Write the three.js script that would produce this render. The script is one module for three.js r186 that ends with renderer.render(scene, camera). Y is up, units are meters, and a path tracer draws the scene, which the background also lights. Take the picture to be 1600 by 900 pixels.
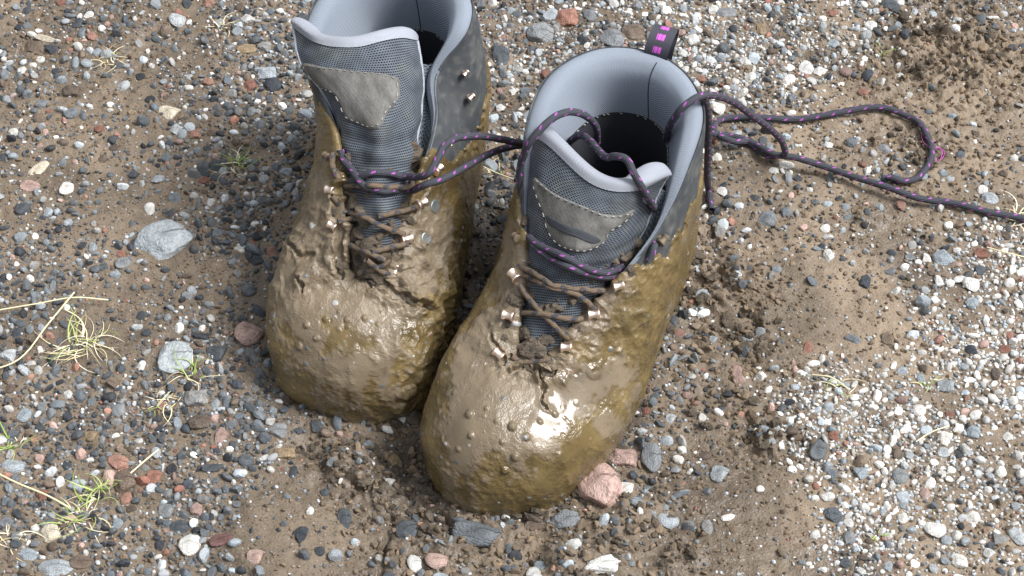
import * as THREE from 'three';
import { mergeGeometries } from 'three/addons/utils/BufferGeometryUtils.js';

// ---------------------------------------------------------------- camera, sky, sun, exposure
const TH = 48 * Math.PI / 180, DIST = 1.3, FPX = 3250;            // look-down angle, distance, focal length in photo pixels
const scene = new THREE.Scene();
const camera = new THREE.PerspectiveCamera(2 * Math.atan(450 / FPX) * 180 / Math.PI, 16 / 9, 0.05, 300);
camera.position.set(0, DIST * Math.sin(TH), DIST * Math.cos(TH));
camera.lookAt(0, 0, 0);
const renderer = new THREE.WebGLRenderer({ antialias: true });
renderer.toneMapping = THREE.LinearToneMapping;
renderer.toneMappingExposure = 3.75;
renderer.shadowMap.enabled = true;
const SUN = new THREE.Vector3(0.58, 0.80, 0.10).normalize();
{
  const w = 256, h = 128, d = new Float32Array(w * h * 4);
  for (let j = 0; j < h; j++) for (let i = 0; i < w; i++) {
    const el = ((j + 0.5) / h - 0.5) * Math.PI, az = ((i + 0.5) / w - 0.5) * 2 * Math.PI;
    const x = Math.cos(el) * Math.cos(az), y = Math.sin(el), z = Math.cos(el) * Math.sin(az);
    const c = x * SUN.x + y * SUN.y + z * SUN.z, k = (j * w + i) * 4;
    const s = Math.max(0, y), glow = Math.pow(Math.max(0, c), 5) * 1.3;
    const L = 0.17 * (1 + 1.3 * s) / 2.0 + 0.36 * glow;
    const f = y < 0 ? 0.25 : 1;
    d[k] = L * 0.97 * f; d[k + 1] = L * 1.0 * f; d[k + 2] = L * 1.06 * f; d[k + 3] = 1;
  }
  const t = new THREE.DataTexture(d, w, h, THREE.RGBAFormat, THREE.FloatType);
  t.mapping = THREE.EquirectangularReflectionMapping; t.magFilter = THREE.LinearFilter; t.minFilter = THREE.LinearFilter; t.needsUpdate = true;
  scene.background = t; scene.environment = t;
}
const sun = new THREE.DirectionalLight(new THREE.Color(1, 0.97, 0.94), 1.5);
sun.position.copy(SUN).multiplyScalar(3); sun.castShadow = true; sun.shadow.radius = 42;
sun.shadow.mapSize.set(2048, 2048);
Object.assign(sun.shadow.camera, { left: -0.7, right: 0.7, top: 0.7, bottom: -0.7, near: 0.5, far: 6 });
scene.add(sun, sun.target);

// ---------------------------------------------------------------- helpers
function rngOf(s) { return () => { s |= 0; s = s + 0x6D2B79F5 | 0; let t = Math.imul(s ^ s >>> 15, 1 | s); t = t + Math.imul(t ^ t >>> 7, 61 | t) ^ t; return ((t ^ t >>> 14) >>> 0) / 4294967296; }; }
const PERM = new Uint8Array(512);
{ const r = rngOf(77), p = [...Array(256).keys()]; for (let i = 255; i > 0; i--) { const j = Math.floor(r() * (i + 1));[p[i], p[j]] = [p[j], p[i]]; } for (let i = 0; i < 512; i++) PERM[i] = p[i & 255]; }
const fd = t => t * t * t * (t * (t * 6 - 15) + 10);
function gr(h, x, y, z) { h &= 15; const u = h < 8 ? x : y, v = h < 4 ? y : (h === 12 || h === 14 ? x : z); return ((h & 1) ? -u : u) + ((h & 2) ? -v : v); }
function noise(x, y, z = 0) {
  const xi = Math.floor(x), yi = Math.floor(y), zi = Math.floor(z); const X = xi & 255, Y = yi & 255, Z = zi & 255; x -= xi; y -= yi; z -= zi;
  const u = fd(x), v = fd(y), w = fd(z), A = PERM[X] + Y, AA = PERM[A] + Z, AB = PERM[A + 1] + Z, B = PERM[X + 1] + Y, BA = PERM[B] + Z, BB = PERM[B + 1] + Z;
  const l = (t, a, b) => a + t * (b - a);
  return l(w, l(v, l(u, gr(PERM[AA], x, y, z), gr(PERM[BA], x - 1, y, z)), l(u, gr(PERM[AB], x, y - 1, z), gr(PERM[BB], x - 1, y - 1, z))),
    l(v, l(u, gr(PERM[AA + 1], x, y, z - 1), gr(PERM[BA + 1], x - 1, y, z - 1)), l(u, gr(PERM[AB + 1], x, y - 1, z - 1), gr(PERM[BB + 1], x - 1, y - 1, z - 1))));
}
function fbm(x, y, z, o) { let s = 0, a = 1; for (let i = 0; i < o; i++) { s += a * noise(x, y, z); a *= 0.5; x = x * 2.03 + 7.1; y = y * 2.03 + 3.3; z = z * 2.03 + 5.7; } return s; }
const clamp = (x, a = 0, b = 1) => x < a ? a : x > b ? b : x;
const sstep = (a, b, x) => { const t = clamp((x - a) / (b - a)); return t * t * (3 - 2 * t); };
const mix = (a, b, t) => a + (b - a) * t;
const hash2 = (i, j) => { let h = Math.imul(i, 374761393) + Math.imul(j, 668265263) | 0; h = Math.imul(h ^ h >>> 13, 1274126177); return ((h ^ h >>> 16) >>> 0) / 4294967296; };
// photo pixel -> ray from the photo's standpoint -> point at height h
const CAM = camera.position.clone(), FW = CAM.clone().negate().normalize(), RT = new THREE.Vector3(1, 0, 0), UP = new THREE.Vector3().crossVectors(RT, FW);
const rayDir = (px, py) => FW.clone().multiplyScalar(FPX).addScaledVector(RT, px - 800).addScaledVector(UP, 450 - py).normalize();
function atH(px, py, h = 0) { const D = rayDir(px, py); return CAM.clone().addScaledVector(D, (h - CAM.y) / D.y); }
const taken = {};
function numbered(n) { if (!(n in taken)) { taken[n] = 0; return n; } return n + '_' + String(++taken[n]).padStart(3, '0'); }
function tag(o, label, category, group, kind) { if (label) o.userData.label = label; if (category) o.userData.category = category; if (group) o.userData.group = group; if (kind) o.userData.kind = kind; return o; }
function mesh(name, geo, mat, parent) { const m = new THREE.Mesh(geo, mat); m.castShadow = m.receiveShadow = true; m.name = parent === scene ? numbered(name) : name; parent.add(m); return m; }
const srgb = (r, g, b) => new THREE.Color().setRGB(r / 255, g / 255, b / 255, THREE.SRGBColorSpace);
const lin8 = v => { v = clamp(v); return Math.round(255 * (v <= 0.0031308 ? v * 12.92 : 1.055 * Math.pow(v, 1 / 2.4) - 0.055)); };
function dataTex(w, h, fn, color, wrap = true) {
  const d = new Uint8Array(w * h * 4);
  for (let j = 0; j < h; j++) for (let i = 0; i < w; i++) { const c = fn(i, j), k = (j * w + i) * 4; d[k] = c[0]; d[k + 1] = c[1]; d[k + 2] = c[2]; d[k + 3] = 255; }
  return rawTex(d, w, h, color, wrap);
}
function rawTex(d, w, h, color, wrap = true) {
  const t = new THREE.DataTexture(d, w, h); if (color) t.colorSpace = THREE.SRGBColorSpace;
  if (wrap) t.wrapS = t.wrapT = THREE.RepeatWrapping; t.magFilter = THREE.LinearFilter; t.minFilter = THREE.LinearMipmapLinearFilter; t.generateMipmaps = true; t.needsUpdate = true; return t;
}
function gridGeo(nu, nv, pos, uv, closeU, keep) {                    // nu x nv vertices
  const g = new THREE.BufferGeometry(), idx = []; g.setAttribute('position', new THREE.BufferAttribute(pos, 3)); if (uv) g.setAttribute('uv', new THREE.BufferAttribute(uv, 2));
  for (let i = 0; i < (closeU ? nu : nu - 1); i++) for (let j = 0; j < nv - 1; j++) {
    const a = i * nv + j, b = ((i + 1) % nu) * nv + j, c = b + 1, e = a + 1;
    if (keep && !(keep[a] || keep[b] || keep[c] || keep[e])) continue;
    idx.push(a, b, c, a, c, e);
  }
  g.setIndex(idx); g.computeVertexNormals(); return g;
}
function polyDist(poly, x, y) {
  const B = poly.box ||= [Math.min(...poly.map(p => p[0])), Math.max(...poly.map(p => p[0])), Math.min(...poly.map(p => p[1])), Math.max(...poly.map(p => p[1]))]; if (x < B[0] - .02 || x > B[1] + .02 || y < B[2] - .02 || y > B[3] + .02) return -1;                                       // signed distance: positive inside
  let d = 1e9, ins = false;
  for (let i = 0, j = poly.length - 1; i < poly.length; j = i++) {
    const [xi, yi] = poly[i], [xj, yj] = poly[j], ex = xj - xi, ey = yj - yi, wx = x - xi, wy = y - yi, t = clamp((wx * ex + wy * ey) / (ex * ex + ey * ey + 1e-12));
    const dx = wx - ex * t, dy = wy - ey * t; d = Math.min(d, dx * dx + dy * dy);
    if ((yi > y) !== (yj > y) && x < (xj - xi) * (y - yi) / (yj - yi) + xi) ins = !ins;
  }
  return (ins ? 1 : -1) * Math.sqrt(d);
}
function lineDist(pl, x, y) { let d = 1e9; for (let i = 0; i < pl.length - 1; i++) { const [xi, yi] = pl[i], [xj, yj] = pl[i + 1], ex = xj - xi, ey = yj - yi, wx = x - xi, wy = y - yi, t = clamp((wx * ex + wy * ey) / (ex * ex + ey * ey + 1e-12)), dx = wx - ex * t, dy = wy - ey * t; d = Math.min(d, dx * dx + dy * dy); } return Math.sqrt(d); }
const gxy = ([px, py]) => { const p = atH(px, py); return [p.x, p.z]; };

// ---------------------------------------------------------------- ground: wet gravelly mud
// blobs given in photo pixels, turned into places on the ground: [px, py, radius px, value]
const field = (list, base) => { const F = rawField(list, base), n = 300, X0 = -.62, W = 1.24, c = new Float32Array((n + 1) * (n + 1)); for (let i = 0; i <= n; i++) for (let j = 0; j <= n; j++) c[i * (n + 1) + j] = F(X0 + W * i / n, X0 + W * j / n); return (x, z) => { const a = clamp((x - X0) / W * n, 0, n - 1e-4), b = clamp((z - X0) / W * n, 0, n - 1e-4), i = a | 0, j = b | 0, u = a - i, v = b - j, k = i * (n + 1) + j; return (c[k] * (1 - v) + c[k + 1] * v) * (1 - u) + (c[k + n + 1] * (1 - v) + c[k + n + 2] * v) * u; }; };
const rawField = (list, base) => { const L = list.map(([x, y, r, v]) => { const p = atH(x, y); return [p.x, p.z, r / 2500, v]; }); return (x, z) => { let s = 0.1, a = base * 0.1; for (const [cx, cz, r, v] of L) { const d2 = ((x - cx) ** 2 + ((z - cz) * 0.85) ** 2) / (r * r); if (d2 > 9) continue; const w = Math.exp(-d2 * 1.3); s += w; a += w * v; } return a / s; }; };
const density = field([
  [400, 330, 70, .9], [400, 240, 60, .8], [450, 150, 60, .9], [340, 590, 70, 1], [380, 640, 60, 1], [260, 650, 70, .9], [160, 640, 60, .75], [50, 620, 60, .8], [300, 760, 70, 1], [190, 800, 70, .9], [60, 800, 70, .8], [360, 700, 60, .9], [320, 860, 60, .7], [60, 890, 60, .7],
  [330, 60, 80, .6], [400, 20, 70, .85], [430, 70, 60, .9], [150, 300, 110, .36], [60, 330, 60, .46], [100, 200, 110, .42], [60, 60, 90, .45], [220, 60, 90, .38], [210, 230, 70, .3], [300, 230, 60, .5], [120, 540, 70, .2], [170, 470, 80, .28], [240, 480, 60, .3], [50, 450, 60, .6], [290, 310, 60, .5], [150, 400, 60, .45], [30, 430, 60, .6],
  [430, 830, 90, .14], [500, 780, 70, .16], [540, 720, 50, .2], [560, 860, 70, .22], [680, 820, 60, .35], [800, 870, 70, .25], [950, 850, 60, .4], [1060, 760, 60, .4], [1010, 690, 40, .8],
  [760, 400, 50, .35], [740, 500, 50, .25], [690, 640, 40, .2], [640, 700, 50, .2], [780, 250, 50, .9], [790, 60, 70, 1], [870, 60, 60, 1],
  [1590, 420, 60, 1], [1530, 480, 60, 1], [1480, 560, 60, 1], [1430, 620, 60, 1], [1340, 610, 60, 1], [1270, 650, 55, 1], [1330, 700, 60, .95], [1400, 760, 60, .8], [1330, 840, 50, 1], [1310, 890, 50, .95], [1480, 780, 70, .6], [1570, 800, 70, .6], [1560, 650, 70, .6], [1480, 690, 50, .9], [1560, 560, 60, 1], [1400, 690, 40, .95], [1260, 720, 40, .85], [1500, 870, 60, .5],
  [1250, 480, 100, .06], [1180, 430, 60, .2], [1330, 520, 60, .1], [1300, 440, 60, .08], [1150, 650, 60, .28], [1200, 780, 80, .06], [1130, 860, 80, .1], [1220, 870, 60, .1], [1080, 540, 40, .5], [1100, 650, 40, .5], [1390, 530, 50, .2],
  [1000, 40, 70, 1], [1090, 60, 70, 1], [1120, 110, 60, 1], [1200, 60, 60, .85], [1240, 130, 60, .8], [1160, 20, 60, .9], [1350, 20, 70, .8], [1300, 70, 50, .6], [1480, 90, 90, .06], [1400, 160, 80, .1], [1560, 170, 80, .08], [1530, 230, 60, .1], [1560, 20, 60, .5], [1300, 200, 60, .35], [1250, 230, 50, .4], [1400, 330, 80, .35], [1530, 290, 70, .25], [1480, 400, 50, .75], [1180, 330, 60, .4], [1300, 360, 60, .35]], 0.45);
const paleness = field([[200, 300, 300, .26], [200, 700, 250, .18], [380, 600, 90, .05], [400, 300, 90, .08], [900, 60, 120, .5], [1100, 60, 120, .85], [1300, 60, 120, .75], [1560, 500, 140, 1], [1350, 700, 160, .95], [1550, 800, 160, .95], [1500, 600, 100, 1], [1590, 620, 100, 1], [1280, 640, 70, 1], [1250, 400, 140, .35], [1100, 650, 100, .25], [700, 800, 200, .2], [760, 350, 70, -1], [740, 480, 50, -1], [690, 620, 40, -1]], 0.4);
const ruggedF = field([[1480, 80, 90, 2.6], [1420, 60, 50, 2.6], [1200, 690, 40, 2.6], [1170, 480, 60, 1.7], [1130, 560, 50, 1.6], [700, 760, 120, 1.7], [560, 740, 60, 1.5], [900, 850, 120, 1.6], [1080, 420, 50, 1.8], [1440, 240, 60, 1.6], [430, 830, 90, .7], [1200, 800, 70, .8], [1270, 480, 80, .8], [120, 540, 60, .6], [170, 330, 120, .7]], 1.0);
const dry = field([[1500, 160, 130, 1], [1300, 300, 100, .8], [1560, 650, 140, .9], [1450, 850, 100, .8], [1350, 130, 100, .9], [1250, 480, 90, .6], [1100, 100, 100, .5], [200, 200, 200, .35], [100, 500, 120, .2], [300, 700, 150, 0], [600, 780, 200, 0], [1000, 800, 120, 0], [1120, 560, 80, 0], [760, 380, 60, -1], [740, 480, 50, -1], [660, 680, 40, -1], [620, 700, 50, -.6]], .3);  // mud lighter where dry; negative spots darken the soil between boots and at toes
const dents = [[640, 700, 40, 13], [690, 640, 30, 14], [740, 520, 30, 10], [755, 430, 30, 10], [770, 350, 34, 8], [480, 690, 22, 6], [1085, 440, 26, 5], [1120, 390, 20, 4], [660, 790, 30, 5], [1170, 500, 14, 3], [590, 660, 30, 7]].map(([x, y, r, d]) => { const p = atH(x, y); return [p.x, p.z, r / 2500, d / 1000]; });
const lumps = [[545, 722, 34, 7], [1200, 690, 22, 6], [1500, 60, 40, 5], [1430, 80, 34, 5], [1360, 340, 24, 3], [1240, 460, 80, 3], [440, 840, 80, 4], [900, 870, 40, 4], [1000, 790, 30, 3], [1120, 470, 20, 4], [1460, 130, 40, 4]].map(([x, y, r, d]) => { const p = atH(x, y); return [p.x, p.z, r / 2500, d / 1000]; });
const cracks = [[[598, 700], [600, 745], [597, 775], [611, 802], [603, 850], [596, 900]], [[488, 690], [505, 730], [540, 748], [597, 762]], [[1052, 835], [1064, 870], [1060, 905]], [[1000, 880], [1045, 858], [1090, 836]], [[0, 466], [45, 463], [130, 446]], [[1098, 400], [1140, 455], [1182, 512], [1216, 580]], [[745, 850], [800, 862], [838, 890]], [[1105, 330], [1122, 390], [1128, 430]], [[1060, 425], [1105, 470], [1130, 480]], [[600, 762], [640, 770], [690, 800], [720, 850]], [[1440, 60], [1475, 82], [1520, 75], [1560, 95]], [[1430, 110], [1470, 120], [1500, 150]]].map(l => l.map(gxy));
function ground(x, z) {
  const R = clamp(ruggedF(x, z), .5, 3), far = Math.max(Math.abs(x), Math.abs(z));
  let y = 0.0045 * fbm(x * 9, z * 9, 1.3, 2) + 0.0022 * R * fbm(x * 42, z * 42, 4.1, 2);
  if (far > 1.2) y += 0.03 * (far - 1.2) / (1 + far * .2) * noise(x * .6, z * .6, 9);
  if (far > 0.6) return y;
  const rg = 1 - Math.abs(noise(x * 75, z * 75, 2.2)) * 2;
  y += 0.0011 * R * (fbm(x * 150, z * 150, 7, 2) + 0.5 * rg * Math.max(0, R - .9)) + 0.0005 * R * noise(x * 420, z * 420, 3);
  for (const [cx, cz, r, d] of dents) { const q = ((x - cx) ** 2 + (z - cz) ** 2) / (r * r); if (q < 6) y -= d * Math.exp(-q); }
  if (R > 1.05) { const cn = Math.abs(noise(x * 48 + .8 * noise(x * 150, z * 150, 3), z * 48, 13.7)), c2 = Math.abs(noise(x * 110, z * 110, 23.1)); y += Math.min(1.2, R - 1.05) * (0.003 * (sstep(0, .22, cn) - .8) + .0014 * (sstep(0, .25, c2) - .7)); }
  const wx = x + 0.004 * noise(x * 120, z * 120, 11), wz = z + 0.004 * noise(x * 120, z * 120, 31);
  for (const [cx, cz, r, d] of lumps) { const q = Math.sqrt((wx - cx) ** 2 + (wz - cz) ** 2) / r; if (q < 1.6) y += d * (1 - sstep(.75, 1.25, q)); }
  for (const c of cracks) { const q = lineDist(c, wx, wz); if (q < .008) y -= 0.0055 * sstep(-.25, .35, noise(x * 90, z * 90, 17)) * (1 - sstep(.0004, .0026, q)); }
  return y;
}
{
  const axis = (a, b, step, out) => { const v = []; for (let t = a; t <= b + 1e-9; t += step) v.push(t); let s = step, t = v[v.length - 1], u = a; const lo = []; while (t < out) { s *= 1.22; t += s; v.push(t); u -= s; lo.unshift(u); } return lo.concat(v); };
  const xs = axis(-.40, .40, .00135, 60), zs = axis(-.33, .29, .0014, 60), nx = xs.length, nz = zs.length;
  const pos = new Float32Array(nx * nz * 3), uv = new Float32Array(nx * nz * 2);
  for (let i = 0; i < nx; i++) for (let j = 0; j < nz; j++) { const k = i * nz + j; pos[k * 3] = xs[i]; pos[k * 3 + 1] = ground(xs[i], zs[j]); pos[k * 3 + 2] = zs[j]; uv[k * 2] = xs[i] / .82 + .5; uv[k * 2 + 1] = zs[j] / .82 + .5; }
  const g = gridGeo(nx, nz, pos, uv, false);
  { const id = g.index.array; for (let i = 0; i < id.length; i += 3) { const t = id[i + 1]; id[i + 1] = id[i + 2]; id[i + 2] = t; } g.computeVertexNormals(); }
  const N = 2048, col = new Uint8Array(N * N * 4), bmp = new Uint8Array(N * N * 4), rgh = new Uint8Array(N * N * 4), rr = rngOf(5);
  for (let j = 0; j < N; j++) for (let i = 0; i < N; i++) {
    const x = (i / N - .5) * .82, z = (j / N - .5) * .82, k = (j * N + i) * 4;
    const a = fbm(x * 16, z * 16, 3, 3), b = fbm(x * 110, z * 110, 8, 2), c = noise(x * 700, z * 700, 2), e = noise(x * 1600, z * 1600, 5) + (rr() - .5) * .5;
    let t = 1 + .22 * a + .2 * b + .16 * c + .16 * e;
    const wet = sstep(-.1, .5, fbm(x * 11, z * 11, 21, 2) + .25 * b);
    t *= mix(1.06, .8, wet);
    const soilTone = dry(x, z); t *= mix(1, 1.4, sstep(.25, .75, soilTone + .35 * a)) * mix(1, .42, sstep(.1, .5, -soilTone + .5 * a + .2 * b)); let r = .130 * t, gg = .100 * t, bb = .070 * t;
    const hs = hash2(i >> 1, j >> 1), hh = hash2((i + 1 >> 1) + 901, (j >> 1) + 77);                // sand grains
    if (hs > .985) { const q = .7 + .8 * hh; r = .17 * q + .05; gg = .165 * q + .045; bb = .165 * q + .04; } else if (hs < .05) { r *= .5; gg *= .5; bb *= .53; }
    col[k] = lin8(r); col[k + 1] = lin8(gg); col[k + 2] = lin8(bb); col[k + 3] = 255;
    const q = clamp(.5 + .22 * b + .2 * c + .2 * e + (hs > .95 ? .25 : 0)); bmp[k] = bmp[k + 1] = bmp[k + 2] = 255 * q; bmp[k + 3] = 255;
    const ro = clamp(.78 - .25 * wet + .1 * c, .35, 1); rgh[k] = rgh[k + 1] = rgh[k + 2] = 255 * ro; rgh[k + 3] = 255;
  }
  const m = new THREE.MeshStandardMaterial({ map: rawTex(col, N, N, true), bumpMap: rawTex(bmp, N, N), bumpScale: .0011, roughnessMap: rawTex(rgh, N, N), roughness: 1 });
  tag(mesh('ground', g, m, scene), 'wet brown mud strewn with gravel under the boots', 'ground', null, 'structure');
}
console.log('ground');

// ---------------------------------------------------------------- boots
function cr(p0, p1, p2, p3, t) { const t2 = t * t, t3 = t2 * t; return .5 * (2 * p1 + (p2 - p0) * t + (2 * p0 - 5 * p1 + 4 * p2 - p3) * t2 + (3 * p1 - p0 - 3 * p2 + p3) * t3); }
function patch(C, closed) {                                            // C[i][j] = [x,y,z]; returns f(u,v) with u,v in 0..1
  const K = C.length, M = C[0].length;
  const at = (i, j, k) => { if (closed) i = ((i % K) + K) % K; else if (i < 0) return 2 * at(0, j, k) - at(1, j, k); else if (i >= K) return 2 * at(K - 1, j, k) - at(K - 2, j, k); if (j < 0) return 2 * C[i][0][k] - C[i][1][k]; if (j >= M) return 2 * C[i][M - 1][k] - C[i][M - 2][k]; return C[i][j][k]; };
  return (u, v) => {
    let fu = closed ? u * K : u * (K - 1), i = Math.floor(fu); if (!closed) i = clamp(i, 0, K - 2); const tu = fu - i;
    const fv = v * (M - 1), j = clamp(Math.floor(fv), 0, M - 2), tv = fv - j, o = [0, 0, 0];
    for (let k = 0; k < 3; k++) { const q = []; for (let a = -1; a < 3; a++) q.push(cr(at(i + a, j - 1, k), at(i + a, j, k), at(i + a, j + 1, k), at(i + a, j + 2, k), tv)); o[k] = cr(q[0], q[1], q[2], q[3], tu); }
    return o;
  };
}
function vlist(K, vals) { return u => { const f = (u * K + K) % K, i = Math.floor(f), t = f - i; return cr(vals[(i + K - 1) % K], vals[i % K], vals[(i + 1) % K], vals[(i + 2) % K], t); }; }

// materials of the boots
const fibre = dataTex(128, 128, (i, j) => { const w = Math.sin(i * Math.PI / 4) * Math.sin(j * Math.PI / 4), n = 30 * (hash2(i, j) - .5); const v = clamp(150 + 50 * w + n, 0, 255); return [v, v, v]; });
const meshCell = (i, j) => { const row = Math.floor(j / 8), x = ((i + (row % 2) * 4) % 8) - 3.5, y = (j % 8) - 3.5; return Math.hypot(x * .95, y * 1.15); };
const meshMap = dataTex(64, 64, (i, j) => { const r = meshCell(i, j), t = sstep(1.5, 3.2, r), n = 12 * (hash2(i, j) - .5); return [mix(20, 100, t) + n, mix(24, 109, t) + n, mix(30, 118, t) + n]; }, true);
const meshBump = dataTex(64, 64, (i, j) => { const v = 255 * sstep(1.2, 3.6, meshCell(i, j)); return [v, v, v]; });
const knit = (i, j) => .5 + .5 * Math.sin((i + j * 1) * Math.PI / 4) * (0.7 + .3 * Math.sin((i - j) * Math.PI / 4));
const liningMap = dataTex(64, 64, (i, j) => { const t = knit(i, j), n = 8 * (hash2(i, j) - .5); return [mix(94, 176, t) + n, mix(104, 185, t) + n, mix(118, 197, t) + n]; }, true);
const edgeMap = dataTex(64, 64, (i, j) => { const t = knit(i, j), n = 8 * (hash2(i, j) - .5); return [mix(132, 188, t) + n, mix(137, 193, t) + n, mix(149, 203, t) + n]; }, true);
const liningBump = dataTex(64, 64, (i, j) => { const v = 255 * knit(i, j); return [v, v, v]; });
const MAT = {
  fabric: new THREE.MeshStandardMaterial({ color: 0xffffff, vertexColors: true, roughness: .82, bumpMap: fibre, bumpScale: .0004 }),
  mesh: new THREE.MeshStandardMaterial({ map: meshMap, roughness: .8, bumpMap: meshBump, bumpScale: .0005 }),
  lining: new THREE.MeshPhysicalMaterial({ map: liningMap, roughness: .9, bumpMap: liningBump, bumpScale: .0003, sheen: .15, sheenRoughness: .6, sheenColor: new THREE.Color(.6, .65, .8) }),
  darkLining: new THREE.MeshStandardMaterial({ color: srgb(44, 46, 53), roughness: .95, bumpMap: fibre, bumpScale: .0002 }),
  tongueMesh: new THREE.MeshStandardMaterial({ map: meshMap, vertexColors: true, roughness: .8, bumpMap: meshBump, bumpScale: .0006 }),
  keeper: new THREE.MeshStandardMaterial({ color: srgb(58, 62, 68), roughness: .8, bumpMap: fibre, bumpScale: .0003 }),
  edge: new THREE.MeshStandardMaterial({ map: edgeMap, roughness: .88, bumpMap: liningBump, bumpScale: .0004 }),
  thread: new THREE.MeshStandardMaterial({ color: srgb(150, 150, 146), roughness: .7 }),
  metal: new THREE.MeshPhysicalMaterial({ color: new THREE.Color(.97, .80, .68), metalness: 1, roughness: .38 }),
  muddyMetal: new THREE.MeshStandardMaterial({ color: srgb(104, 92, 76), roughness: .6, metalness: .15 }),
  greyMetal: new THREE.MeshStandardMaterial({ color: srgb(150, 156, 156), roughness: .4, metalness: .7 }),
  purple: new THREE.MeshStandardMaterial({ color: srgb(176, 84, 160), roughness: .6 }),
};
{ const f = (s) => dataTex(128, 128, (i, j) => { const n = fbm(i * s / 128 * 6, j * s / 128 * 6, 3, 4), e = hash2(i, j) - .5, v = 98 + 22 * n + 20 * e; return [v * 1.0, v * .99, v * .96]; }, true); MAT.suede = new THREE.MeshStandardMaterial({ map: f(1), roughness: .95, bumpMap: fibre, bumpScale: .0002 }); }
// lace: dark braided cord with magenta flecks; u along the cord (one repeat = 11 mm), v around
const laceFn = (i, j, muddy) => {
  const u = i / 96, v = j / 64, br = .5 + .5 * Math.sin((u * 8 + v * 6) * 2 * Math.PI) * Math.sin((u * 8 - v * 6) * 2 * Math.PI), n = hash2(i + (muddy ? 999 : 0), j) - .5;
  let c = [44 + 26 * br + 14 * n, 46 + 26 * br + 14 * n, 54 + 28 * br + 14 * n];
  let f = 0; for (const [cu, cv] of [[.25, .12], [.25, .62], [.75, .37], [.75, .87]]) { const du = (u - cu) * 11, dv = ((v - cv + 1.5) % 1 - .5) * 15, p = du * .87 + dv * .5, q = dv * .87 - du * .5; f = Math.max(f, 1 - sstep(.7, 1.05, Math.hypot(p / 1.75, q / .75))); }
  const m = [168, 82, 172]; c = c.map((x, k) => mix(x, m[k] + 30 * n, f));
  if (muddy) { const w = sstep(-.25, .1, fbm(u * 3, v * 2, 4.4, 3) + .22); const mu = [108 + 40 * n, 92 + 36 * n, 72 + 30 * n]; c = c.map((x, k) => mix(x, mu[k], w * .93)); }
  return c;
};
const laceBump = dataTex(96, 64, (i, j) => { const u = i / 96, v = j / 64, br = .5 + .5 * Math.sin((u * 8 + v * 6) * 2 * Math.PI) * Math.sin((u * 8 - v * 6) * 2 * Math.PI); return [255 * br, 255 * br, 255 * br]; });
MAT.lace = new THREE.MeshStandardMaterial({ map: dataTex(96, 64, (i, j) => laceFn(i, j, false), true), roughness: .75, bumpMap: laceBump, bumpScale: .0004 });
MAT.muddyLace = new THREE.MeshStandardMaterial({ map: dataTex(96, 64, (i, j) => laceFn(i, j, true), true), roughness: .6, bumpMap: laceBump, bumpScale: .0004 });

function tube(pts, r, seed = 0, wob = 0) {
  const c = new THREE.CatmullRomCurve3(pts, false, 'centripetal'), L = c.getLength(), n = Math.max(10, Math.round(L / .0022)), q = c.getSpacedPoints(n);
  if (wob) q.forEach((p, i) => { p.x += wob * noise(i * .35, seed, 1); p.y += .5 * wob * noise(i * .35, seed, 2); p.z += wob * noise(i * .35, seed, 3); });
  const c2 = new THREE.CatmullRomCurve3(q), g = new THREE.TubeGeometry(c2, n, r, 9, false), uv = g.attributes.uv;
  for (let i = 0; i < uv.count; i++) uv.setX(i, uv.getX(i) * L / .011);
  return g;
}

const PI = Math.PI;
function rockGeo(seed, detail, flat = .7, round = .12) {
  const r = rngOf(seed * 7919 + 13), g = new THREE.IcosahedronGeometry(1, detail), P = g.attributes.position, planes = [];
  for (let i = 0; i < 10; i++) { const a = r() * 2 * PI, z = r() * 2 - 1, s = Math.sqrt(1 - z * z); planes.push([s * Math.cos(a), z, s * Math.sin(a), .62 + .38 * r()]); }
  const v = new THREE.Vector3(), ax = [.85 + .3 * r(), flat, .85 + .3 * r()];
  for (let i = 0; i < P.count; i++) {
    v.fromBufferAttribute(P, i).normalize(); let s = 0; const k = 1 / round; for (const [x, y, z, d] of planes) { const q = (v.x * x + v.y * y + v.z * z) / d; if (q > 0) s += Math.pow(q, k); } s += Math.pow(.98, k);
    let R = Math.pow(s, -1 / k); R *= 1 + .10 * noise(v.x * 1.7 + seed, v.y * 1.7, v.z * 1.7) + .03 * noise(v.x * 6, v.y * 6 + seed, v.z * 6);
    P.setXYZ(i, v.x * R * ax[0], v.y * R * ax[1], v.z * R * ax[2]);
  }
  const uv = g.attributes.uv; g.deleteAttribute('normal');
  const key = {}, idx = [], np = [], nu = []; for (let i = 0; i < P.count; i++) { const q = [P.getX(i), P.getY(i), P.getZ(i)].map(t => Math.round(t * 1e4)).join(); if (!(q in key)) { key[q] = np.length / 3; np.push(P.getX(i), P.getY(i), P.getZ(i)); nu.push(uv.getX(i) * 2, uv.getY(i)); } idx.push(key[q]); }
  const o = new THREE.BufferGeometry(); o.setAttribute('position', new THREE.Float32BufferAttribute(np, 3)); o.setAttribute('uv', new THREE.Float32BufferAttribute(nu, 2)); o.setIndex(idx); o.computeVertexNormals(); return o;
}
const stoneBump = dataTex(256, 256, (i, j) => { const v = 128 + 90 * fbm(i / 14, j / 14, 5, 4) + 40 * (hash2(i, j) - .5); return [clamp(v, 0, 255), clamp(v, 0, 255), clamp(v, 0, 255)]; });
MAT.clod = new THREE.MeshPhysicalMaterial({ map: dataTex(128, 128, (i, j) => { const b = .82 + .3 * fbm(i / 16, j / 16, 2, 4) + .2 * (hash2(i, j) - .5); return [lin8(.145 * b), lin8(.115 * b), lin8(.083 * b)]; }, true), roughness: .5, bumpMap: stoneBump, bumpScale: .0012 });
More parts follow.
